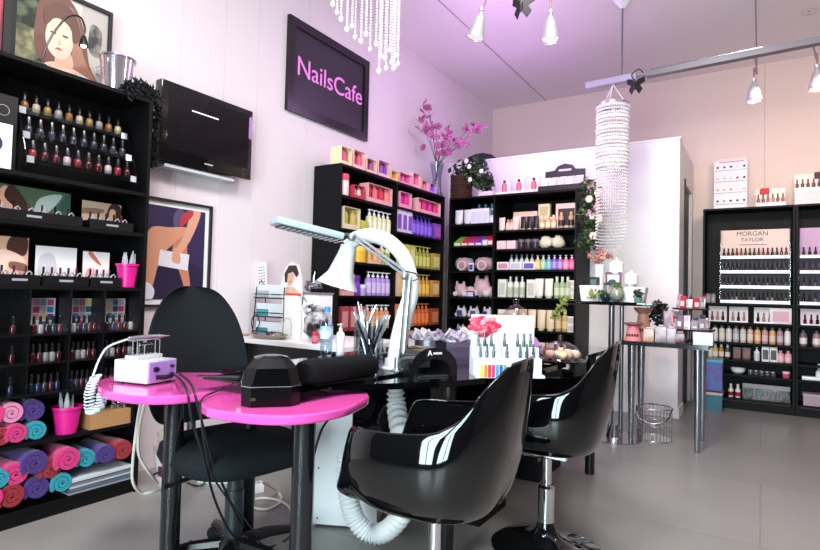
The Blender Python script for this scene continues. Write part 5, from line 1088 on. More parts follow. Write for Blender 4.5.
def strip(label, px, py, rz):
    p = at(px, py, z=0); o = thing('power_strip', label, 'power strip', (p.x, p.y, 0), rz, 'white power strips'); MB().box(-.08, .08, -.03, .03, 0, .045, white, ch=.006).obj('strip_body', None, o)
    for i in range(3): MB().lathe([(.019, .0455), (.017, .0465), (.0, .0465)], 16, C('#b8b4b0'), Matrix.Translation((-.05+i*.05, 0, 0))).obj('socket', None, o)
strip('white power strip beyond the swivel chair column', 247, 493, 1.1); strip('white power strip half hidden by the swivel chair column', 214, 482, .6)
# bag of tissue with print beside left unit
p = at(163, 492, z=0); o = thing('waste_bin', 'white bin with a filled plastic bag by the end of the tall shelf', 'bin', (p.x-.1, p.y+.12, 0)); MB().lathe([(.08, 0), (.1, .2), (.1, .2)], 24, M('#d8d0d0', .4, kind='blotch', c2='#b8a8b0')).obj('bin_body', None, o); MB().ball((0, 0, .24), .085, M('#a89a90', .6, kind='fluff'), 16, (1, 1, .9), .4).obj('bag', None, o, 180)
MB().box(.02, .06, -.1, -.097, .06, .11, C('#5a2a40')).obj('printed_label', None, o)

# suction unit, ribbed hose and white arm
pa, pb = at(317, 527, z=0), at(372, 531, z=0); ex = pb-pa; yaw = math.atan2(ex.y, ex.x)
mid = (pa+pb)/2+Vector((-math.sin(yaw), math.cos(yaw), 0))*.12
o = thing('suction_unit', 'white metal suction cabinet on the floor under the desk', 'suction unit', (mid.x, mid.y, 0), yaw); wl = ex.length/2+.02
MB().box(-wl, wl, -.12, .1, .012, .52, M('#e4e8ea', .35), ch=.004).obj('cabinet', None, o)
MB().box(-wl+.01, wl-.01, -.11, .09, 0, .012, dark).obj('base', None, o)
for x, z in ((-wl+.02, .04), (-wl+.02, .26), (-wl+.02, .48)): MB().lathe([(.004, 0), (.004, .003)], 8, dark, Matrix.Translation((x, -.12, z)) @ Matrix.Rotation(R_(90), 4, 'X')).obj('screw', None, o)
MB().lathe([(.012, 0), (.01, .03)], 12, C('#c8b020'), Matrix.Translation((wl-.04, -.12, .16)) @ Matrix.Rotation(R_(90), 4, 'X')).obj('cable_gland', None, o)
MB().ball((wl*.55, -.06, .53), .035, M('#b0a8a8', .3), 12, (1, 1, .8)).obj('dial_knob', None, o)
hm = M('#e2e5e6', .4)
hb = at(395, 371, z=.733); hx_, hy_ = hb.x, hb.y
o = thing('dust_hose', 'white ribbed extraction hose looping from the desk down to the floor', 'hose', (0, 0, 0))
hp_ = smoothpts([(hx_, hy_, .708), (hx_+.01, hy_, .6), at(402, 440, d=2.08), at(411, 480, d=2.1), at(403, 512, d=2.15), at(386, 531, d=2.2), at(370, 533, d=2.22), at(356, 520, d=2.22), at(349, 500, d=2.22), at(346, 478, d=2.24), at(346, 455, d=2.28)], 26)
mb = MB(); mb.tube(hp_, [.036+.0055*math.sin(i*1.25) for i in range(len(hp_))], 16, hm); mb.obj('ribbed_tube', None, o, 60)
MB().lathe([(.044, .0), (.046, .02), (.04, .03)], 20, hm, Matrix.Translation((hx_, hy_, .685))).obj('collar', None, o)
o = thing('extraction_arm', 'white curved extraction arm with a cone nozzle standing on the desk', 'extraction arm', (0, 0, 0)); wp = M('#dcdedf', .3)
D = (hb-Vector((0, 0, HC))).dot(FW)
ap = smoothpts([(hx_, hy_, .734), at(398, 345, d=D), at(404, 318, d=D), at(411, 290, d=D), at(406, 262, d=D), at(392, 244, d=D), at(374, 236, d=D), at(358, 238, d=D), at(347, 246, d=D)], 8)
n_ = len(ap); MB().tube(ap, [.038-.008*min(1, i/(n_*.5)) for i in range(n_)], 16, wp).obj('curved_tube', None, o, 60)
MB().lathe([(.058, 0), (.06, .014), (.044, .02), (.042, .05)], 24, wp, Matrix.Translation((hx_, hy_, .734))).obj('foot_ring', None, o)
na, nb = at(349, 246, d=D), at(337, 286, d=D); t = (nb-na); Lc = t.length; q_ = Vector((0, 0, 1)).rotation_difference(t.normalized()).to_matrix().to_4x4()
MB().lathe([(.03, 0), (.036, Lc*.25), (.052, Lc*.7), (.085, Lc), (.081, Lc), (.048, Lc*.7), (.03, Lc*.25), (.026, 0)], 28, wp, Matrix.Translation(na) @ q_, cap=False).obj('nozzle', None, o)
# spring arm work lamp
o = thing('work_lamp', 'silver spring arm work lamp with a long flat head above the desk', 'lamp', (0, 0, 0)); al = M('#aab2b8', .3, .8); D2 = D-.05
el, base_, hd_ = at(405, 276, d=D2), at(397, 371, d=D2), at(352, 237, d=D2)
for off in (0, .018):
    v = Vector((0, 0, off)); MB().tube([hd_+v, el+v], .0055, 8, al).obj('upper_arm', None, o); u_ = RT*off*1.1; MB().tube([el+u_, base_+u_], .006, 8, al).obj('lower_arm', None, o)
for a in (hd_, el): MB().ball(a[:], .018, al, 10).obj('joint', None, o)
MB().tube([el+Vector((0, 0, .02)), el+RT*.04+Vector((0, 0, .01)), el+RT*.055-Vector((0, 0, .01)), el+RT*.03-Vector((0, 0, .02))], .003, 6, bc).obj('cable_loop', None, o)
MB().lathe([(.028, 0), (.028, .012), (.012, .02), (.012, .06)], 16, al, Matrix.Translation((base_.x, base_.y, .7335))).obj('clamp_foot', None, o)
e1, e2 = at(273, 222, d=D2-.12), at(341, 239, d=D2); ax = (e2-e1).normalized(); sd_ = ax.cross(Vector((0, 0, 1))).normalized(); uu = sd_.cross(ax); hh = MB()
mt = Matrix((ax, sd_, uu)).transposed().to_4x4(); mt.translation = e1; Lh = (e2-e1).length
MB().box(0, Lh*.97, -.06, .06, -.008, .018, M('#a9b8bf', .35), mt, ch=.008).obj('lamp_head', None, o); MB().box(.02, Lh*.9, -.045, .045, -.013, -.008, M('#3a3e42', .4), mt).obj('tube_grille', None, o)
for k in range(12): MB().box(.03+k*.021, .036+k*.021, -.047, .047, -.015, -.013, C('#c8ccd0'), mt).obj('grille_bar', None, o)
MB().tube([e2, e2+(hd_-e2)*.5+Vector((0, 0, .01)), hd_], .012, 8, dark).obj('head_joint', None, o)
o = at(392, 383, z=.7)

# ================================================================= ON THE WHITE DESK
WZ_ = .7305
def on(px, py, z=WZ_): p = at(px, py, z=z); return p
# wire rack of three tiers with turquoise packets
ra, rb2 = Vector((-2.93, 2.66, 0)), Vector((-2.80, 2.96, 0)); bk2 = M('#1a1a1e', .4, .5)
def Wd(px, y): return at(px, 300, y=y).x
xa, xb = at(248, 300, y=2.62).x, at(284, 300, y=2.62).x
o = thing('wire_rack', 'black wire rack of three tiers holding turquoise packets on the white desk', 'rack', (0, 0, 0)); yr = 2.62
x0r, x1r = max(xa, -2.955), xb
for k, z in enumerate((.735, .86, .985)):
    MB().box(x0r+.03, x1r, yr, yr+.1, z, z+.004, bk2).obj('tier', None, o)
    MB().tube([(x0r+.03, yr-.004, z+.03), (x1r, yr-.004, z+.03)], .003, 6, bk2).tube([(x0r+.03, yr-.004, z+.006), (x1r, yr-.004, z+.006)], .003, 6, bk2).obj('front_rail', None, o)
    pk = thing('sample_carton', 'white and turquoise carton of samples on the %s tier of the wire rack' % ['bottom', 'middle', 'top'][k], 'box', ((x0r+x1r)/2+.01, yr+.055, z+.0045), 0, 'sample cartons in the wire rack')
    wdt = (x1r-x0r)/2-.03; MB().box(-wdt, wdt, -.04, .04, 0, .09, C('#dfe6ec')).obj('carton', None, pk); MB().box(-wdt, -wdt*.1, -.0415, -.04, .006, .05, C(['#2a8a94', '#3a9aa4', '#a8b4bc'][k])).obj('turquoise_label', None, pk)
    for i in range(4): MB().box(wdt*.15+i*.02, wdt*.15+.009+i*.02, -.041, -.04, .02, .03, dark).obj('printed_dot', None, pk)
ring = [Vector((x0r+.012, yr+.05+math.cos(a)*.05, .74+.14+math.sin(a)*.14)) for a in [i*.3927 for i in range(16)]]
MB().tube([(x0r+.02, yr, .7305), (x0r+.03, yr+.02, 1.06), (x0r+.04, yr+.05, 1.11), (x0r+.05, yr+.08, 1.06), (x0r+.04, yr+.1, .7305)], .004, 6, bk2).obj('end_frame', None, o)
MB().tube(smoothpts([(x0r+.05, yr-.01, .75), (x0r+.02, yr-.01, .82), (x0r+.06, yr-.01, .88), (x0r+.1, yr-.01, .82), (x0r+.06, yr-.01, .76)], 5), .0035, 6, bk2).obj('scroll', None, o)
MB().tube([(x1r, yr, .7305), (x1r, yr, 1.06), (x1r, yr+.1, 1.06), (x1r, yr+.1, .7305)], .004, 6, bk2).obj('end_frame', None, o)
# nail tip cards fan
p1 = at(256, 278, y=2.70)
for i, (px, tlt) in enumerate(((251, -.4), (262, -.1))):
    p = at(px, 278, y=2.68+i*.012); o = thing('tip_card', 'white card of nail tip samples fanned %s behind the wire rack' % ('left' if not i else 'right'), 'card', (p.x, p.y, 1.0), 0, 'nail tip cards', rot=(0, tlt, 0)); o.scale = (1.7, 1, 1.25)
    MB().box(-.035, .035, -.001, .001, 0, .185, whiteg).obj('card', None, o)
    for r_ in range(7):
        for c_ in range(4): MB().box(-.025+c_*.014, -.017+c_*.014, -.002, -.001, .06+r_*.016, .066+r_*.016, dark).obj('tip_mark', None, o)
# white tall box with an arch, portrait card on top
p = at(292, 329, z=WZ_); p.y = 2.60; p.x = at(286, 300, y=2.60).x
o = thing('white_dispenser', 'tall white box with an arched groove on the white desk', 'box', (p.x, 2.62, WZ_)); MB().box(-.055, .055, 0, .07, 0, .28, whiteg, ch=.004).obj('box_body', None, o)
MB().tube([(-.035, -.001, .02), (-.035, -.001, .10)]+[(math.cos(a)*.035, -.001, .10+math.sin(a)*.035) for a in (2.6, 2.1, 1.57, 1.05, .5)]+[(.035, -.001, .10), (.035, -.001, .02)], .003, 6, C('#b8b4bc')).obj('arch_groove', None, o)
o = thing('portrait_card', 'cut-out card of a woman with pinned hair above the tall white box', 'card', (p.x-.025, 2.66, WZ_+.281)); o.scale = (1.3, 1, 1.2) 
MB().prism([(-.08, 0), (.085, 0), (.08, .09), (.07, .12), (.055, .17), (.0, .185), (-.04, .15), (-.06, .08)], -.002, .002, C('#f2e8ea'), Matrix.Rotation(R_(90), 4, 'X')).obj('card', None, o)
for nm, c_, P, yy in (('hair', '#3a2a24', [(-.035, .07), (-.04, .12), (-.01, .165), (.04, .165), (.06, .12), (.045, .10), (.02, .13), (-.015, .12), (-.02, .075)], -.0045), ('face', '#e0b09a', [(-.02, .07), (-.018, .12), (.015, .13), (.03, .11), (.022, .075), (.005, .055), (-.01, .055)], -.004), ('lips', '#c03040', [(-.005, .072), (.01, .072), (.003, .078)], -.0065), ('shoulder', '#e8b8a0', [(-.06, .0), (.08, .0), (.03, .045), (-.02, .05)], -.004), ('red_ribbon', '#d85048', [(-.07, 0), (.08, 0), (.08, .012), (-.07, .014)], -.006)):
    MB().prism(P, -.001, .001, C(c_), Matrix.Translation((0, yy, 0)) @ Matrix.Rotation(R_(90), 4, 'X')).obj(nm, None, o)
# white fridge-like case with silver bow, leopard bag
p = at(309, 300, y=2.72); o = thing('white_case', 'white square case with silver corner scribbles on the white desk', 'case', (p.x, 2.76, WZ_)); MB().box(-.095, .1, -.06, .08, .0, .29, whiteg, ch=.004).obj('case_body', None, o); MB().box(-.1, .105, -.065, .085, .29, .305, M('#b8b8c0', .25, .8)).obj('lid_rim', None, o)
for i, P in enumerate((((-.07, .26), (-.04, .22), (-.03, .27), (.0, .24)), ((.02, .2), (.05, .23), (.07, .19), (.04, .17)))): MB().tube(smoothpts([(x, -.0625, z) for x, z in P], 4), .0035, 6, M('#6a6a72', .3, .6)).obj('ornament_line', None, o)
o = thing('silver_bow', 'crumpled silver bow on the white square case', 'bow', (p.x, 2.76, WZ_+.306)); sv = M('#b0b0b8', .15, .95); mb = MB(); q = random.Random(4)
for k in range(12): mb.ball((q.uniform(-.04, .04), q.uniform(-.03, .03), q.uniform(.015, .06)), q.uniform(.018, .03), sv, 8, (1, .5, .8), .6)
mb.obj('ribbon_loops', None, o, 30); MB().tube([(0, 0, .06), (.0, .0, .1), (.01, 0, .14)], [.006, .005, .002], 6, sv).obj('ribbon_tip', None, o)
lm = M('#d8d4dc', .4, kind='blotch', c2='#1a1a1e'); p = at(316, 327, y=2.58)
o = thing('patterned_bag', 'black and white patterned pouch leaning in front of the white case', 'bag', (p.x, 2.58, WZ_)); MB().ball((0, 0, .10), .09, lm, 16, (1.05, .5, 1.1), .3).obj('pouch', None, o, 180); MB().tube(smoothpts([(-.06, -.02, .17), (-.07, -.03, .21), (-.02, -.03, .22), (0, -.02, .19), (.03, -.03, .22), (.08, -.03, .20), (.07, -.02, .17)], 4), .011, 8, lm).obj('drawstring_frill', None, o)
# framed leaflet stack, board, tray
o = thing('wooden_tray', 'flat pale wooden tray near the wall on the white desk', 'tray', (at(258, 333, z=WZ_).x, 2.535, WZ_)); MB().box(-.14, .14, -.06, .06, 0, .012, M('#c09a80', .5, kind='wood'), ch=.003).obj('tray_board', None, o); MB().box(-.05, .0, -.02, .02, .0125, .022, dark).obj('clip', None, o)
p = at(298, 336, z=WZ_); o = thing('silver_tray', 'oval silver tray crowded with small tools on the white desk', 'tray', (p.x+.02, 2.535, WZ_)); MB().lathe([(.0, .004), (.11, .004), (.15, .03), (.155, .03), (.115, 0), (0, 0)], 36, M('#a0988c', .2, .9), sy=.5, cap=False).obj('tray_body', None, o)
q = random.Random(9)
for i in range(22): 
    a = q.uniform(0, 6.28); r_ = q.uniform(0, .1); MB().ball((math.cos(a)*r_, math.sin(a)*r_*.45, .022+q.uniform(0, .012)), q.uniform(.009, .016), C(q.choice(['#3a3028', '#5a4a68', '#a09080', '#d8d0c8', '#282420', '#8a7a9a'])), 6, (1.2, .8, .8), .3).obj('small_tool', None, o)
o = put(p_bottle(.035, .12, .35), 'nail_polish', 'pink nail polish bottle with dark cap before the white case', 'nail polish', (at(315, 330, y=2.5).x, 2.50, WZ_), 0, [C('#c8304a', .15), C('#d86a80'), C('#2a2226')])

# ================================================================= ON THE DESKS
G = .743; DZ_ = .7335
# water bottle
p = at(326, 356, z=DZ_); o = thing('water_bottle', 'clear plastic water bottle with a blue cap and label', 'bottle', (p.x, p.y, DZ_)); pet = M('#eaf4f8', .05, kind='glass', add=.08)
MB().lathe([(.026, 0), (.030, .01), (.030, .05), (.028, .055), (.030, .06), (.030, .16), (.024, .185), (.013, .205), (.013, .215)], 24, pet).obj('bottle_body', None, o)
MB().lathe([(.0305, .085), (.0305, .145)], 24, M('#5aa8d8', .3, kind='blotch', c2='#dcecf8'), cap=False).obj('label_band', None, o); MB().lathe([(.015, .213), (.015, .236), (.013, .238)], 18, C('#3a8ad0')).obj('cap', None, o)
MB().lathe([(.024, .004), (.028, .012), (.028, .15)], 18, M('#e6f0f4', .02, kind='glass', add=.02)).obj('water', None, o)
p = at(340, 355, z=DZ_); o = put(p_pump(.042, .155), 'spray_bottle', 'small white pump spray beside the water bottle', 'bottle', (p.x, p.y, DZ_), R_(0), [whiteg, whiteg, whiteg])
p = at(352, 350, z=DZ_)
o = thing('blue_tumbler', 'rounded clear tumbler with blue files inside, beside the spray', 'tumbler', (p.x+.03, p.y+.05, DZ_)); MB().lathe([(.034, 0), (.036, .004), (.036, .16), (.033, .16), (.033, .006), (0, .006)], 24, acryl, cap=False).obj('tumbler_body', None, o)
for k in range(5): MB().box(-.02+k*.009, -.014+k*.009, -.01, .01, .008, .15+.008*(k % 2), C(['#4a6aa0', '#8a9ab8', '#3a4a70', '#c8d0dc', '#5a80c0'][k])).obj('file_stick', None, o)
# jar of brushes
def tooljar(label, px, py, r_, h_, n, seed, dd=0):
    p = at(px, py, z=DZ_); o = thing('tool_jar', label, 'jar', (p.x, p.y, DZ_), 0, 'clear jars of tools'); MB().lathe([(r_, 0), (r_, .004), (r_, h_), (r_-.003, h_), (r_-.003, .005), (0, .005)], 28, acryl, cap=False).obj('jar_body', None, o); q = random.Random(seed)
    for i in range(n):
        a = q.uniform(0, 6.28); b = Vector((math.cos(a)*r_*.6, math.sin(a)*r_*.6, .01)); a2 = a+q.uniform(1.8, 4.2); t = Vector((math.cos(a2)*r_*1.5, math.sin(a2)*r_*1.5, h_*q.uniform(1.25, 1.75)))
        # keep the stick inside the jar mouth
        m_ = b.lerp(t, .5); k_ = (h_-b.z)/(t.z-b.z); at_rim = b.lerp(t, k_); s_ = min(1, (r_-.01)/max(1e-4, math.hypot(at_rim.x, at_rim.y))); t = Vector((b.x+(t.x-b.x)*s_, b.y+(t.y-b.y)*s_, t.z))
        MB().tube([b, b.lerp(t, .7), b.lerp(t, .72), t], [.003, .004, .006, .003], 6, M(q.choice(['#b8bcc4', '#8a8e96', '#e8e8ec', '#3a3c42', '#d0d4da']), .25, .6)).obj('brush', None, o)
tooljar('wide clear jar crammed with silver brushes on the desk', 370, 371, .05, .13, 26, 21); tooljar('narrower clear jar of brushes behind the wide one', 362, 352, .045, .15, 14, 33)
# arched lamp with emblem
p = (at(412, 379, z=DZ_)+at(459, 377, z=DZ_))/2; v = at(459, 377, z=DZ_)-at(412, 379, z=DZ_); yaw = math.atan2(v.y, v.x); w_ = v.length/2; d0 = Vector((-math.sin(yaw), math.cos(yaw), 0))
p = p+d0*.095
o = thing('nail_lamp', 'black arched nail lamp with a white emblem on the desk', 'nail lamp', (p.x, p.y, DZ_), yaw)
mb = MB(); nn = 20; H_ = .112
outr = [(-w_, 0), (-w_, .02)]+[(-math.cos(math.pi*i/nn)*w_, .02+math.sin(math.pi*i/nn)**.8*(H_-.02)) for i in range(1, nn)]+[(w_, .02), (w_, 0)]
iw, ih = w_*.72, .068
inr = [(-iw, 0), (-iw, .01)]+[(-math.cos(math.pi*i/nn)*iw, .01+math.sin(math.pi*i/nn)**.8*(ih-.01)) for i in range(1, nn)]+[(iw, .01), (iw, 0)]
n = len(outr); vs = [(x, -.08, z) for x, z in outr]+[(x, -.08, z) for x, z in inr]+[(x*.97, .09, z*.92) for x, z in outr]+[(x, .05, z) for x, z in inr]
fs = []
for i in range(n-1): fs += [(i, i+1, n+i+1, n+i), (i, 2*n+i, 2*n+i+1, i+1), (n+i, n+i+1, 3*n+i+1, 3*n+i)]
fs += [tuple(range(2*n, 3*n))[::-1], tuple(range(3*n, 4*n))]
mb.add(vs, fs, M('#141216', .15, kind='coat')).obj('arch_housing', None, o, 30)
MB().box(-iw+.004, iw-.004, -.07, .045, .001, .006, M('#8a9094', .12, .9)).obj('mirror_tray', None, o)
MB().box(-iw*.6, iw*.6, .048, .0495, .02, .05, M('#9aa49c', .2, .7)).obj('inner_reflector', None, o)
text('A', .03, whiteg, 'emblem', o, (-.02, -.0812, .09), ROT_FAR, .0006); MB().box(-.006, .03, -.0814, -.0802, .086, .094, C('#c8c8cc')).obj('emblem_word', None, o)
# silver tin trays of crystals
silv = M('#b4bcc6', .1, 1.)
def tin(label, px0, px1, py, h_, hd, n, seed):
    a, b = at(px0, py, z=DZ_), at(px1, py, z=DZ_); yaw = math.atan2((b-a).y, (b-a).x); w_ = (b-a).length/2; c = (a+b)/2+Vector((-math.sin(yaw), math.cos(yaw), 0))*hd
    o = thing('silver_tub', label, 'tub', (c.x, c.y, DZ_), yaw, 'silver tubs of clear packets'); t = .004; mb = MB()
    mb.box(-w_, w_, -hd, -hd+t, 0, h_).box(-w_, w_, hd-t, hd, 0, h_+.01).box(-w_, -w_+t, -hd+t, hd-t, 0, h_).box(w_-t, w_, -hd+t, hd-t, 0, h_).box(-w_+t, w_-t, -hd+t, hd-t, 0, t); mb.obj('tub_body', silv, o)
    q = random.Random(seed); cols_ = ['#d8d0e0', '#c8c8d8', '#b8b0c0', '#e8e0ea', '#e8dcc8', '#a898b8']
    for i in range(n):
        s = q.uniform(.016, .026); m_ = Matrix.Translation((q.uniform(-w_+.025, w_-.025), q.uniform(-hd+.025, hd-.025), h_+q.uniform(-.02, .03))) @ Matrix.Rotation(q.uniform(-.9, .9), 4, 'X') @ Matrix.Rotation(q.uniform(-.9, .9), 4, 'Y') @ Matrix.Rotation(q.uniform(0, 3), 4, 'Z')
        MB().box(-s, s, -s*.25, s*.25, -s, s, M(q.choice(cols_), .08, kind='crystal', op=.7), m_).obj('clear_packet', None, o)
tin('silver tub of clear packets right behind the arched lamp', 414, 447, 362, .10, .07, 44, 4)
tin('silver tub of clear packets beside the flower card display', 446, 480, 365, .10, .075, 44, 14)
# flower card display with polishes
a, b = at(472, 379, z=DZ_), at(535, 376, z=DZ_); a = at(475, 380, z=DZ_); yaw = R_(38); c = at(502, 376, z=DZ_)
o = thing('counter_display', 'white counter display with a red rose card and two rows of pens', 'display', (c.x, c.y+.03, DZ_), yaw)
MB().box(-.13, .13, .045, .05, .05, .235, whiteg).obj('rose_card', None, o)
mb = MB(); q = random.Random(6)
for k in range(34): a_ = k*2.4; r_ = .056-.0016*k; mb.ball((-.08+math.cos(a_)*r_*.9, .043-.0003*k, .19+math.sin(a_)*r_*.65), .022-.0004*k, C(['#e03a58', '#f06078', '#d02848', '#f890a0'][k % 4]), 8, (1.2, .12, .6), .3)
mb.obj('rose_print', None, o, 180)
for k, (y_, z_) in enumerate(((.02, .10), (-.02, .06), (-.06, .0))):
    MB().box(-.135, .135, y_-.02, y_+.022, 0 if k < 2 else 0, z_+.01, C('#e6e8f2')).obj('step', None, o)
    if k < 2:
        for i, x in enumerate(sp(-.12, .12, 9)): MB().lathe([(.0065, z_+.0105), (.0065, z_+.035), (.0045, z_+.037), (.0045, z_+.065)], 8, C(['#c8d0d8', '#2a3a40', '#e8ecf0'][i % 3] if i % 2 else '#34464c', .2), Matrix.Translation((x, y_, 0))).obj('pen', None, o)
for i, x in enumerate(sp(-.12, .0, 8)): MB().box(x-.006, x+.006, -.0815, -.080, .002, .05, C(['#e8d048', '#e88a30', '#d83838', '#c83a80', '#4aa0d0', '#3a60b0', '#60b080', '#e8e0e8'][i])).obj('colour_stripe', None, o)
for i, x in enumerate(sp(-.12, .0, 8)): pass
MB().box(-.125, .01, -.1, -.0801, 0, .0, None) if 0 else None
MB().box(.01, .08, -.0815, -.080, .01, .05, C('#2a1a28')).obj('dark_label', None, o); MB().box(.02, .07, -.082, -.0815, .026, .036, C('#c03050')).obj('label_word', None, o)
# glass cloche with ornaments
def cloche(label, px, py, r_, h_, fill, cat='cake dome', z0=.7485, base=True, foot=0):
    p = at(px, py, z=z0); o = thing('glass_dome', label, cat, (p.x, p.y, z0), 0, None)
    if foot: MB().lathe([(r_*.55, 0), (r_*.5, .006), (.012, .02), (.012, foot-.01), (r_*.5, foot-.002)], 28, M('#2a2226', .2)).obj('pedestal', None, o)
    MB().lathe([(0, foot), (r_*1.15, foot), (r_*1.22, foot+.008), (0, foot+.008)], 36, M('#2a2226', .2)).obj('plate', None, o)
    f0_ = foot+.009; pr = [(r_, f0_)]+([(r_, f0_+h_*.45)] if h_ > r_*1.3 else [])
    hs = pr[-1][1]; pr += [(r_*math.cos(t), hs+(f0_+h_-hs)*math.sin(t)) for t in (.3, .6, .9, 1.2, 1.42)]+[(.0, f0_+h_)]
    MB().lathe(pr, 36, M('#f6eef2', .02, kind='glass', add=.13), cap=False).obj('dome', None, o); MB().ball((0, 0, f0_+h_+.014), .014, acryl, 12, (1, 1, 1.1)).obj('dome_knob', None, o)
    fill(o, f0_); return o
def fill1(o, z):
    for i, (x, y, s, h_) in enumerate(((-.03, 0, .03, .1), (.03, -.01, .028, .12), (0, .03, .03, .15), (0, -.04, .025, .08))): MB().ball((x, y, z+h_*.5), s, M(['#efe8ec', '#d8c8d0', '#e8dce0', '#3a3038'][i], .5), 12, (1, 1, h_/s*.5), .25).obj('ornament', None, o, 180)
def fill2(o, z):
    q = random.Random(12)
    for i in range(11): a_ = i*2.4; r_ = .018*math.sqrt(i); MB().ball((math.cos(a_)*r_*1.3, math.sin(a_)*r_*1.3, z+.025), .026, M(['#e8c8a0', '#4a3028', '#d8b8a0', '#f0e0c8', '#7a5040'][i % 5], .6), 10, (1, 1, .8), .2).obj('cupcake', None, o, 180)
cloche('tall glass cloche over white ornaments behind the flower card display', 515, 359, .08, .25, fill1)
cloche('low glass cake dome over small cakes on the rear desk', 560, 361, .10, .085, fill2)
# purple packages near the dome
for i, (px, py, s, c1, c2, lab) in enumerate(((519, 366, .05, '#c01a60', '#e890b8', 'crumpled magenta gift bag beside the flower display'), (534, 357, .045, '#b88ac8', '#e8c8e0', 'lilac gift bag with a white tag behind the dome'), (531, 368, .04, '#8a1a58', '#d870a8', 'small dark magenta gift bag at the desk edge'))):
    z0 = .7485 if i == 1 else DZ_; p = at(px, py, z=z0); 
    if i != 1 and p.y > 2.6: p.y = 2.58
    o = thing('gift_bag', lab, 'gift bag', (p.x-.0, p.y, z0 if p.y > 2.68 else DZ_), i, 'small gift bags'); MB().ball((0, 0, s*1.2), s, M(c1, .4), 10, (1, .6, 1.2), .7, k=4).obj('bag_body', None, o, 30); MB().box(-.02, .02, -s*.95, -s*.9, s*.8, s*1.5, C(c2), Matrix.Rotation(.5, 4, 'Y')).obj('tag', None, o)
# dark plate edge with small bronze ornament at chair top
p = at(545, 362, z=.7485)
o = thing('bronze_bowl', 'small bronze dish in front of the cake dome', 'dish', (p.x-.02, max(p.y, 2.72), .7485)); MB().lathe([(.02, 0), (.03, .006), (.05, .022), (.048, .024), (.028, .009), (0, .006)], 24, M('#8a6a4a', .3, .7), cap=False).obj('dish_body', None, o)

# ================================================================= ON THE BAR TABLE
BT = BZ+.0005
def bt(px, dy=0): q = at(px, 300, y=bp.y+dy); return (q.x, bp.y+dy, BT)
def planter(label, px0, px1, dy, h_):
    a, b = bt(px0, dy), bt(px1, dy); c = ((a[0]+b[0])/2, a[1], BT); w_ = (b[0]-a[0])/2; o = thing('white_tray', label, 'tray', c, 0, 'white slatted trays'); t = .006; mb = MB()
    mb.box(-w_*.85, w_*.85, -.05, .05, 0, t).obj('tray_floor', whiteg, o)
    for s in (-1, 1): MB().add([(-w_*.85, s*.05, 0), (w_*.85, s*.05, 0), (w_, s*.06, h_), (-w_, s*.06, h_), (-w_*.85, s*.05-s*t, 0), (w_*.85, s*.05-s*t, 0), (w_, s*.06-s*t, h_), (-w_, s*.06-s*t, h_)], [(0, 1, 2, 3), (7, 6, 5, 4), (0, 4, 5, 1), (1, 5, 6, 2), (2, 6, 7, 3), (3, 7, 4, 0)], whiteg).obj('long_side', None, o)
    for s in (-1, 1): MB().add([(s*w_*.85, -.05, 0), (s*w_*.85, .05, 0), (s*w_, .06, h_), (s*w_, -.06, h_), (s*(w_*.85-t), -.05, 0), (s*(w_*.85-t), .05, 0), (s*(w_-t), .06, h_), (s*(w_-t), -.06, h_)], [(0, 1, 2, 3), (7, 6, 5, 4), (0, 4, 5, 1), (1, 5, 6, 2), (2, 6, 7, 3), (3, 7, 4, 0)], whiteg).obj('short_side', None, o)
    return o
planter('white tray at the ivy end of the bar table', 581, 605, 0, .12); planter('white tray at the free end of the bar table', 618, 647, .02, .11)
for px, dy, lab, s in ((601, -.1, 'small succulent pot in front of the ivy end tray', .025), (638, -.1, 'small green plant pot in front of the free end tray', .03)):
    c = bt(px, dy); o = thing('plant_pot', lab, 'potted plant', c, 0, 'small plant pots'); MB().lathe([(s*.8, 0), (s, .035), (s*.9, .035), (0, .03)], 16, M('#6a8a8a', .4)).obj('pot', None, o); foliage(o, [((0, 0, .06), .035)], 40, .035, lg2 if px < 610 else lg, 'leaves', px)
c = bt(617, -.1); o = thing('mossy_ball', 'round mossy green perfume ball on the bar table', 'ornament', c); MB().ball((0, 0, .055), .055, M('#9aa090', .2, .3), 18).obj('glass_ball', None, o, 180); foliage(o, [((0, .0, .09), .05)], 70, .03, lg2, 'moss', 71)
c = bt(606, -.11); o = thing('blue_bowl', 'pale blue glass bowl beside the mossy ball', 'bowl', c); MB().lathe([(.025, 0), (.045, .03), (.04, .06), (.037, .06), (.04, .03), (.02, .006), (0, .006)], 20, M('#a8d0d8', .1, kind='glass', add=.15), cap=False).obj('bowl_body', None, o)
c = bt(613, .12); o = thing('framed_print', 'small purple framed print standing behind the mossy ball', 'picture frame', c); MB().box(-.06, .06, 0, .01, 0, .23, C('#6a4a5a')).obj('frame', None, o); MB().box(-.045, .045, -.002, 0, .02, .21, C('#c8d0d0')).obj('print', None, o); MB().ball((0, -.004, .14), .03, C('#2a4a48'), 10, (1, .1, 1)).obj('printed_motif', None, o)
for px, dy, h_, lab in ((612, .02, .0, ''), (633, .14, .0, '')):
    pass
def lidded(label, px, dy, z0, r_, h_):
    c = bt(px, dy); o = thing('porcelain_jar', label, 'jar', (c[0], c[1], BT), 0, 'white porcelain jars'); 
    MB().lathe([(r_*.6, 0), (r_*.6, z0), (r_, z0+.02), (r_, z0+h_*.6), (r_*.9, z0+h_*.62)], 20, whiteg).obj('jar_body', None, o); MB().lathe([(r_*1.02, z0+h_*.62), (r_*.9, z0+h_*.72), (r_*.3, z0+h_*.85), (r_*.15, z0+h_*.88), (r_*.2, z0+h_*.95), (0, z0+h_)], 20, whiteg).obj('lid', None, o)
lidded('taller white porcelain jar behind the framed print', 616, .17, .20, .055, .15); lidded('shorter white porcelain jar near the free end', 631, .12, .12, .05, .13)
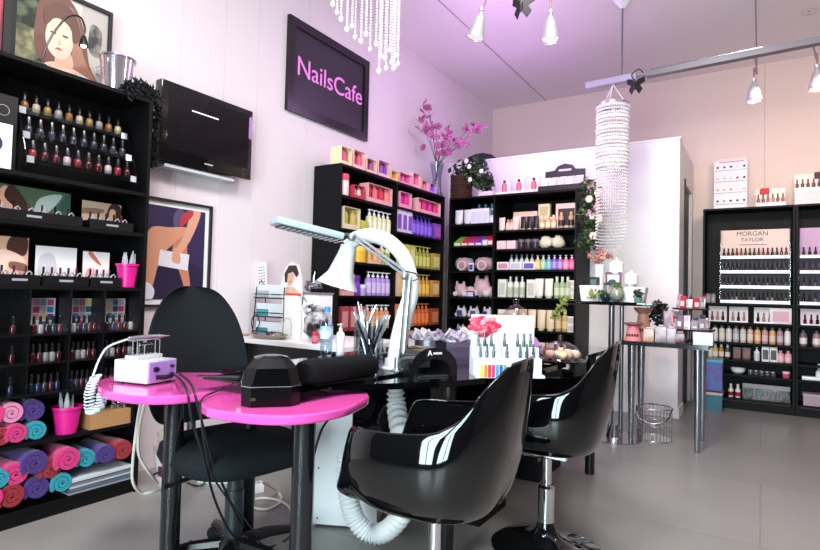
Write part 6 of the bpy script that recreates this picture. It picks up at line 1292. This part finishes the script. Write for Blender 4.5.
c = bt(599, .17); o = thing('flower_vase', 'white vase of dusty pink flowers at the ivy end of the bar table', 'vase', c); MB().lathe([(.03, 0), (.035, .005), (.035, .26), (.04, .29), (.036, .29), (.03, .26), (.03, .01)], 20, whiteg, cap=False).obj('vase_body', None, o)
q = random.Random(3)
for i in range(9): foliage(o, [((q.gauss(0, .04), q.gauss(0, .02), .37+q.gauss(0, .03)), .035)], 26, .03, M(['#c88a80', '#d8a898', '#a06058'][i % 3], .8), 'flower_head', 300+i)
for i in range(3): MB().tube([(0, 0, .2), ((i-1)*.02, 0, .36)], .003, 6, lg2).obj('stem', None, o)
c = bt(594, .10); o = thing('dark_lantern', 'small dark square lantern behind the ivy end tray', 'lantern', (c[0], c[1], BT)); MB().box(-.035, .035, -.03, .03, 0, .19, dark, ch=.003).obj('lantern_case', None, o); MB().box(-.022, .022, -.032, -.03, .10, .17, C('#4a6a70')).obj('lantern_pane', None, o)
c = bt(612, -.02); o = thing('teal_stand', 'dark teal lid on a pale column between the trays', 'ornament', c); MB().lathe([(.035, 0), (.03, .01), (.025, .12), (.03, .125)], 16, C('#c8b8b0')).obj('column', None, o); MB().lathe([(.06, .125), (.062, .14), (.03, .15), (.02, .165), (0, .17)], 20, C('#28484a')).obj('lid', None, o)
o = thing('trailing_vine', 'yellow green vine trailing off the bar table against the shelves', 'plant', (0, 0, 0)); vp_ = [Vector((bt(592, -.1)[0], bt(592, -.1)[1], BT+.05)), Vector((bp.x-.32, bp.y-.1, BT)), Vector((bp.x-.36, bp.y-.1, BT-.06)), Vector((bp.x-.40, bp.y-.1, BT-.12))]
foliage(o, [(p, .045) for p in vp_], 40, .035, M('#8a9a48', .6), 'leaves', 81); MB().tube([(bp.x-.24, bp.y-.12, BT+.004)]+[p[:] for p in vp_[1:]], .003, 6, C('#5a5a2a')).obj('stem', None, o)

# ================================================================= ON THE SIDE TABLE
ST = SZ+.0005
def st(px, y=4.4): q = at(px, 345, y=y); return (q.x, y, ST)
def burner(label, px, y, c1, h_, z0=0, grp='scent burners'):
    c = st(px, y); o = thing('scent_burner', label, 'scent burner', (c[0], c[1], ST+z0), 0, grp); w_ = .062
    MB().lathe([(w_, 0), (w_*.98, .006), (w_*.75, h_*.5), (w_*.6, h_*.8)], 24, C(c1)).obj('burner_body', None, o); MB().lathe([(w_*.6, h_*.8), (w_*1.1, h_*.95), (w_*1.12, h_), (w_*1.0, h_), (0, h_*.88)], 24, C(hexmix(c1, '#5a3a30', .35))).obj('dish', None, o)
    for k in range(5): a = -2.2+k*.35; MB().ball((math.cos(a)*w_*.83, math.sin(a)*w_*.83, h_*.3), .009, C('#4a2028'), 6, (1, 1, 1.6)).obj('cut_opening', None, o)
burner('pink scent burner with cut openings, low on the side table', 633, 4.33, '#e88a90', .13); burner('taller peach scent burner behind the pink one', 643, 4.52, '#e8a890', .24)
def pkt(label, px, y, w_, h_, c1, cat='gift bag', z0=0, tilt=0, d=.05, grp='small wrapped gifts'):
    c = st(px, y); o = thing('wrapped_gift', label, cat, (c[0], c[1], ST+z0), tilt, grp); MB().box(-w_/2, w_/2, -d/2, d/2, 0, h_, M(c1, .3, kind='blotch', c2=hexmix(c1, '#f0e0ea', .6)), ch=.006).obj('gift_body', None, o); MB().ball((0, 0, h_+.006), .014, C(hexmix(c1, '#ffffff', .5)), 8, (1.6, 1, .6), .4).obj('ribbon', None, o)
pkt('tan square candle carton between the burners and the silver bags', 649, 4.33, .07, .09, '#c8a080'); pkt('silver grey gift bag in the middle of the side table, left one', 661, 4.33, .075, .11, '#8a8088'); pkt('silver grey gift bag in the middle of the side table, right one', 671, 4.36, .07, .10, '#a0909a'); pkt('dark plum gift box under the tiered stand', 680, 4.32, .06, .07, '#4a2028'); pkt('tall silver gift carton leaning with a white ribbon', 671, 4.6, .11, .22, '#b0a0b0', tilt=.4, d=.04)
c = st(706, 4.40); o = thing('white_carton', 'pale blue white carton at the free corner of the side table', 'box', (c[0]-.01, 4.33, ST)); MB().box(-.06, .06, -.06, .06, 0, .085, C('#dfe4f2'), ch=.003).obj('carton', None, o)
c = st(690, 4.52); o = thing('tiered_stand', 'two tier dark stand crowded with silver and pink packets', 'tiered stand', (c[0]+.0, 4.54, ST))
MB().lathe([(.05, 0), (.05, .006), (.012, .02), (.01, .09), (.01, .32), (.004, .34)], 20, M('#2a2228', .2)).obj('stand_pole', None, o)
for z_, r_ in ((.085, .155), (.235, .12)): MB().lathe([(.0, z_), (r_, z_), (r_*1.06, z_+.012), (r_*1.03, z_+.012), (r_*.98, z_+.005), (0, z_+.005)], 36, M('#3a2c34', .2)).obj('tier_plate', None, o)
q = random.Random(15); k_ = 0
for z_, R__, n in ((.092, .115, 15), (.242, .085, 12)):
    for i in range(n):
        a = 2*math.pi*i/n; cl_ = ['#c0b0c0', '#e0c8d0', '#b8a8b8', '#d84a58', '#d8c0c8', '#9a8a9a'][(q.randrange(6)) if q.random() > .3 else q.choice([0, 1, 4])]; s = q.uniform(.05, .08)
        g_ = thing('sample_packet', '%s packet, number %s round the %s plate of the tiered stand' % ({'#d84a58': 'red', '#c0b0c0': 'silver', '#e0c8d0': 'pale pink', '#b8a8b8': 'grey lilac', '#d8c0c8': 'rose', '#9a8a9a': 'dull grey'}[cl_], NUM[i], 'lower' if z_ < .2 else 'upper'), 'packet', (o.location.x+math.cos(a)*R__, o.location.y+math.sin(a)*R__, ST+z_), a+1.57, 'packets on the tiered stand')
        MB().box(-.021, .021, -.008, .008, 0, s*1.35, M(cl_, .2, .3), Matrix.Rotation(q.uniform(-.12, .12), 4, 'X') , ch=.004).obj('packet_body', None, g_); MB().box(-.014, .014, -.0095, -.008, s*.3, s*.8, C('#f0e4ea')).obj('front_print', None, g_)
c = st(657, 4.66); o = thing('dark_plant', 'dark leafy plant at the back of the side table', 'potted plant', (c[0], 4.66, ST)); MB().lathe([(.04, 0), (.05, .07), (.045, .07), (0, .06)], 18, dark).obj('pot', None, o); foliage(o, [((0, 0, .17), .09), ((.02, 0, .24), .06)], 70, .06, M('#141c14', .5), 'leaves', 44)
# wire basket on the floor
p = at(652, 442, z=0); o = thing('wire_basket', 'chrome wire waste basket on the floor beneath the side table', 'basket', (p.x, p.y+.1, 0)); rW, hW = .12, .24
for z in (.004, .06, .12, .18, hW): MB().tube([(math.cos(a*.2618)*rW, math.sin(a*.2618)*rW, z) for a in range(24)], .003 if z < hW else .006, 6, chrome, closed=True).obj('ring_wire', None, o)
for k in range(28): a = k*2*math.pi/28; MB().tube([(math.cos(a)*rW, math.sin(a)*rW, 0.004), (math.cos(a)*rW, math.sin(a)*rW, hW)], .002, 5, chrome).obj('upright_wire', None, o)
MB().tube(smoothpts([(-rW-.004, 0, hW), (-rW*.8, -rW*.9, hW-.07), (0, -rW*1.25, hW-.1), (rW*.8, -rW*.9, hW-.07), (rW+.004, 0, hW)], 6), .007, 8, chrome).obj('handle', None, o)
MB().lathe([(0, .004), (rW-.004, .004), (rW-.004, .008), (0, .008)], 24, chrome).obj('basket_floor', None, o)
# dark dome behind the partition top
p = at(494, 159, y=5.85); o = thing('dark_hat', 'dark domed hat shape showing over the top of the partition', 'hat', (p.x, 5.47, 2.509)); MB().lathe([(.20, 0), (.2, .012), (.14, .06), (.05, .085), (0, .09)], 28, M('#2a1c30', .7), sy=.22).obj('crown', None, o)
EXPO=0.0
# ================================================================= LIGHT AND CAMERA
def area(name, loc, rot, sx, sy, power, col, spread=180):
    l = bpy.data.lights.new(name, 'AREA'); l.shape = 'RECTANGLE'; l.size = sx; l.size_y = sy; l.energy = power; l.color = col; l.spread = R_(spread)
    o = bpy.data.objects.new(name, l); COL.objects.link(o); o.location = loc; o.rotation_euler = rot; return o
for i, (a, b) in enumerate(WIN):
    area('window_daylight', ((a+b)/2, YB-.12, (WZ[0]+WZ[1])/2), (R_(90), 0, 0), b-a-.1, WZ[1]-WZ[0]-.1, (170, 170)[i], (.82, .95, 1.0))
def spot(name, loc, to, power, col, ang=70, blend=.6, size=.05):
    l = bpy.data.lights.new(name, 'SPOT'); l.energy = power; l.color = col; l.spot_size = R_(ang); l.spot_blend = blend; l.shadow_soft_size = size
    o = bpy.data.objects.new(name, l); COL.objects.link(o); o.location = loc; o.rotation_euler = (Vector(to)-Vector(loc)).to_track_quat('-Z', 'Y').to_euler(); return o
def bulb(name, loc, power, col, size=.05):
    l = bpy.data.lights.new(name, 'POINT'); l.energy = power; l.color = col; l.shadow_soft_size = size
    o = bpy.data.objects.new(name, l); COL.objects.link(o); o.location = loc; return o
# ceiling fixtures of the shop, out of frame above and behind us
for x, y, p in ((-1.0, .6, 75), (-.2, -.3, 50), (-.6, 2.4, 40)): area('ceiling_panel_light', (x, y, ZC-.02), (0, 0, 0), .6, .6, p, (1, .97, .93))
bulb('purple_led', (-1.75, 4.0, 2.75), 18, (.74, .42, 1.0), .2)
bulb('purple_led', (-2.0, 5.0, 2.6), 10, (.7, .35, 1.0), .15)
spot('cone_lamp_beam', (.33, 4.45, 2.5), (.5, 6.6, 2.2), 120, (1, .72, .55), 85, .9, .06)
spot('cone_lamp_beam', (-.02, 4.5, 2.5), (-.3, 6.6, 2.3), 60, (1, .78, .66), 85, .9, .06)
spot('cone_lamp_beam', tuple(at(550, 44, d=3.1)), (-1.0, 5.4, 1.3), 70, (1, .86, .78), 75, .9, .05)
spot('cone_lamp_beam', tuple(at(475, 44, d=3.1)), (-1.9, 5.0, 1.2), 30, (1, .84, .8), 75, .9, .05)
bulb('ceiling_fill', (.9, 3.6, 2.7), 22, (1, .78, .72), .06)  # unseen warm point light added to brighten the ceiling, apart from the spotlight
w = bpy.data.worlds.new('world'); bpy.context.scene.world = w; w.use_nodes = True
bgn = w.node_tree.nodes['Background']; bgn.inputs[0].default_value = (.75, .86, 1, 1); bgn.inputs[1].default_value = 1.0
cd = bpy.data.cameras.new('camera'); cam = bpy.data.objects.new('camera', cd); COL.objects.link(cam)
cd.sensor_width = 36; cd.lens = F/820*36; cd.clip_start = .02
mm = Matrix((RT, UP, -FW)).transposed().to_4x4(); mm.translation = (0, 0, HC); cam.matrix_world = mm
sc = bpy.context.scene; sc.camera = cam
sc.view_settings.view_transform = 'Standard'; sc.view_settings.look = 'None'; sc.view_settings.gamma = 1; sc.view_settings.use_curve_mapping = False
sc.view_settings.exposure = EXPO
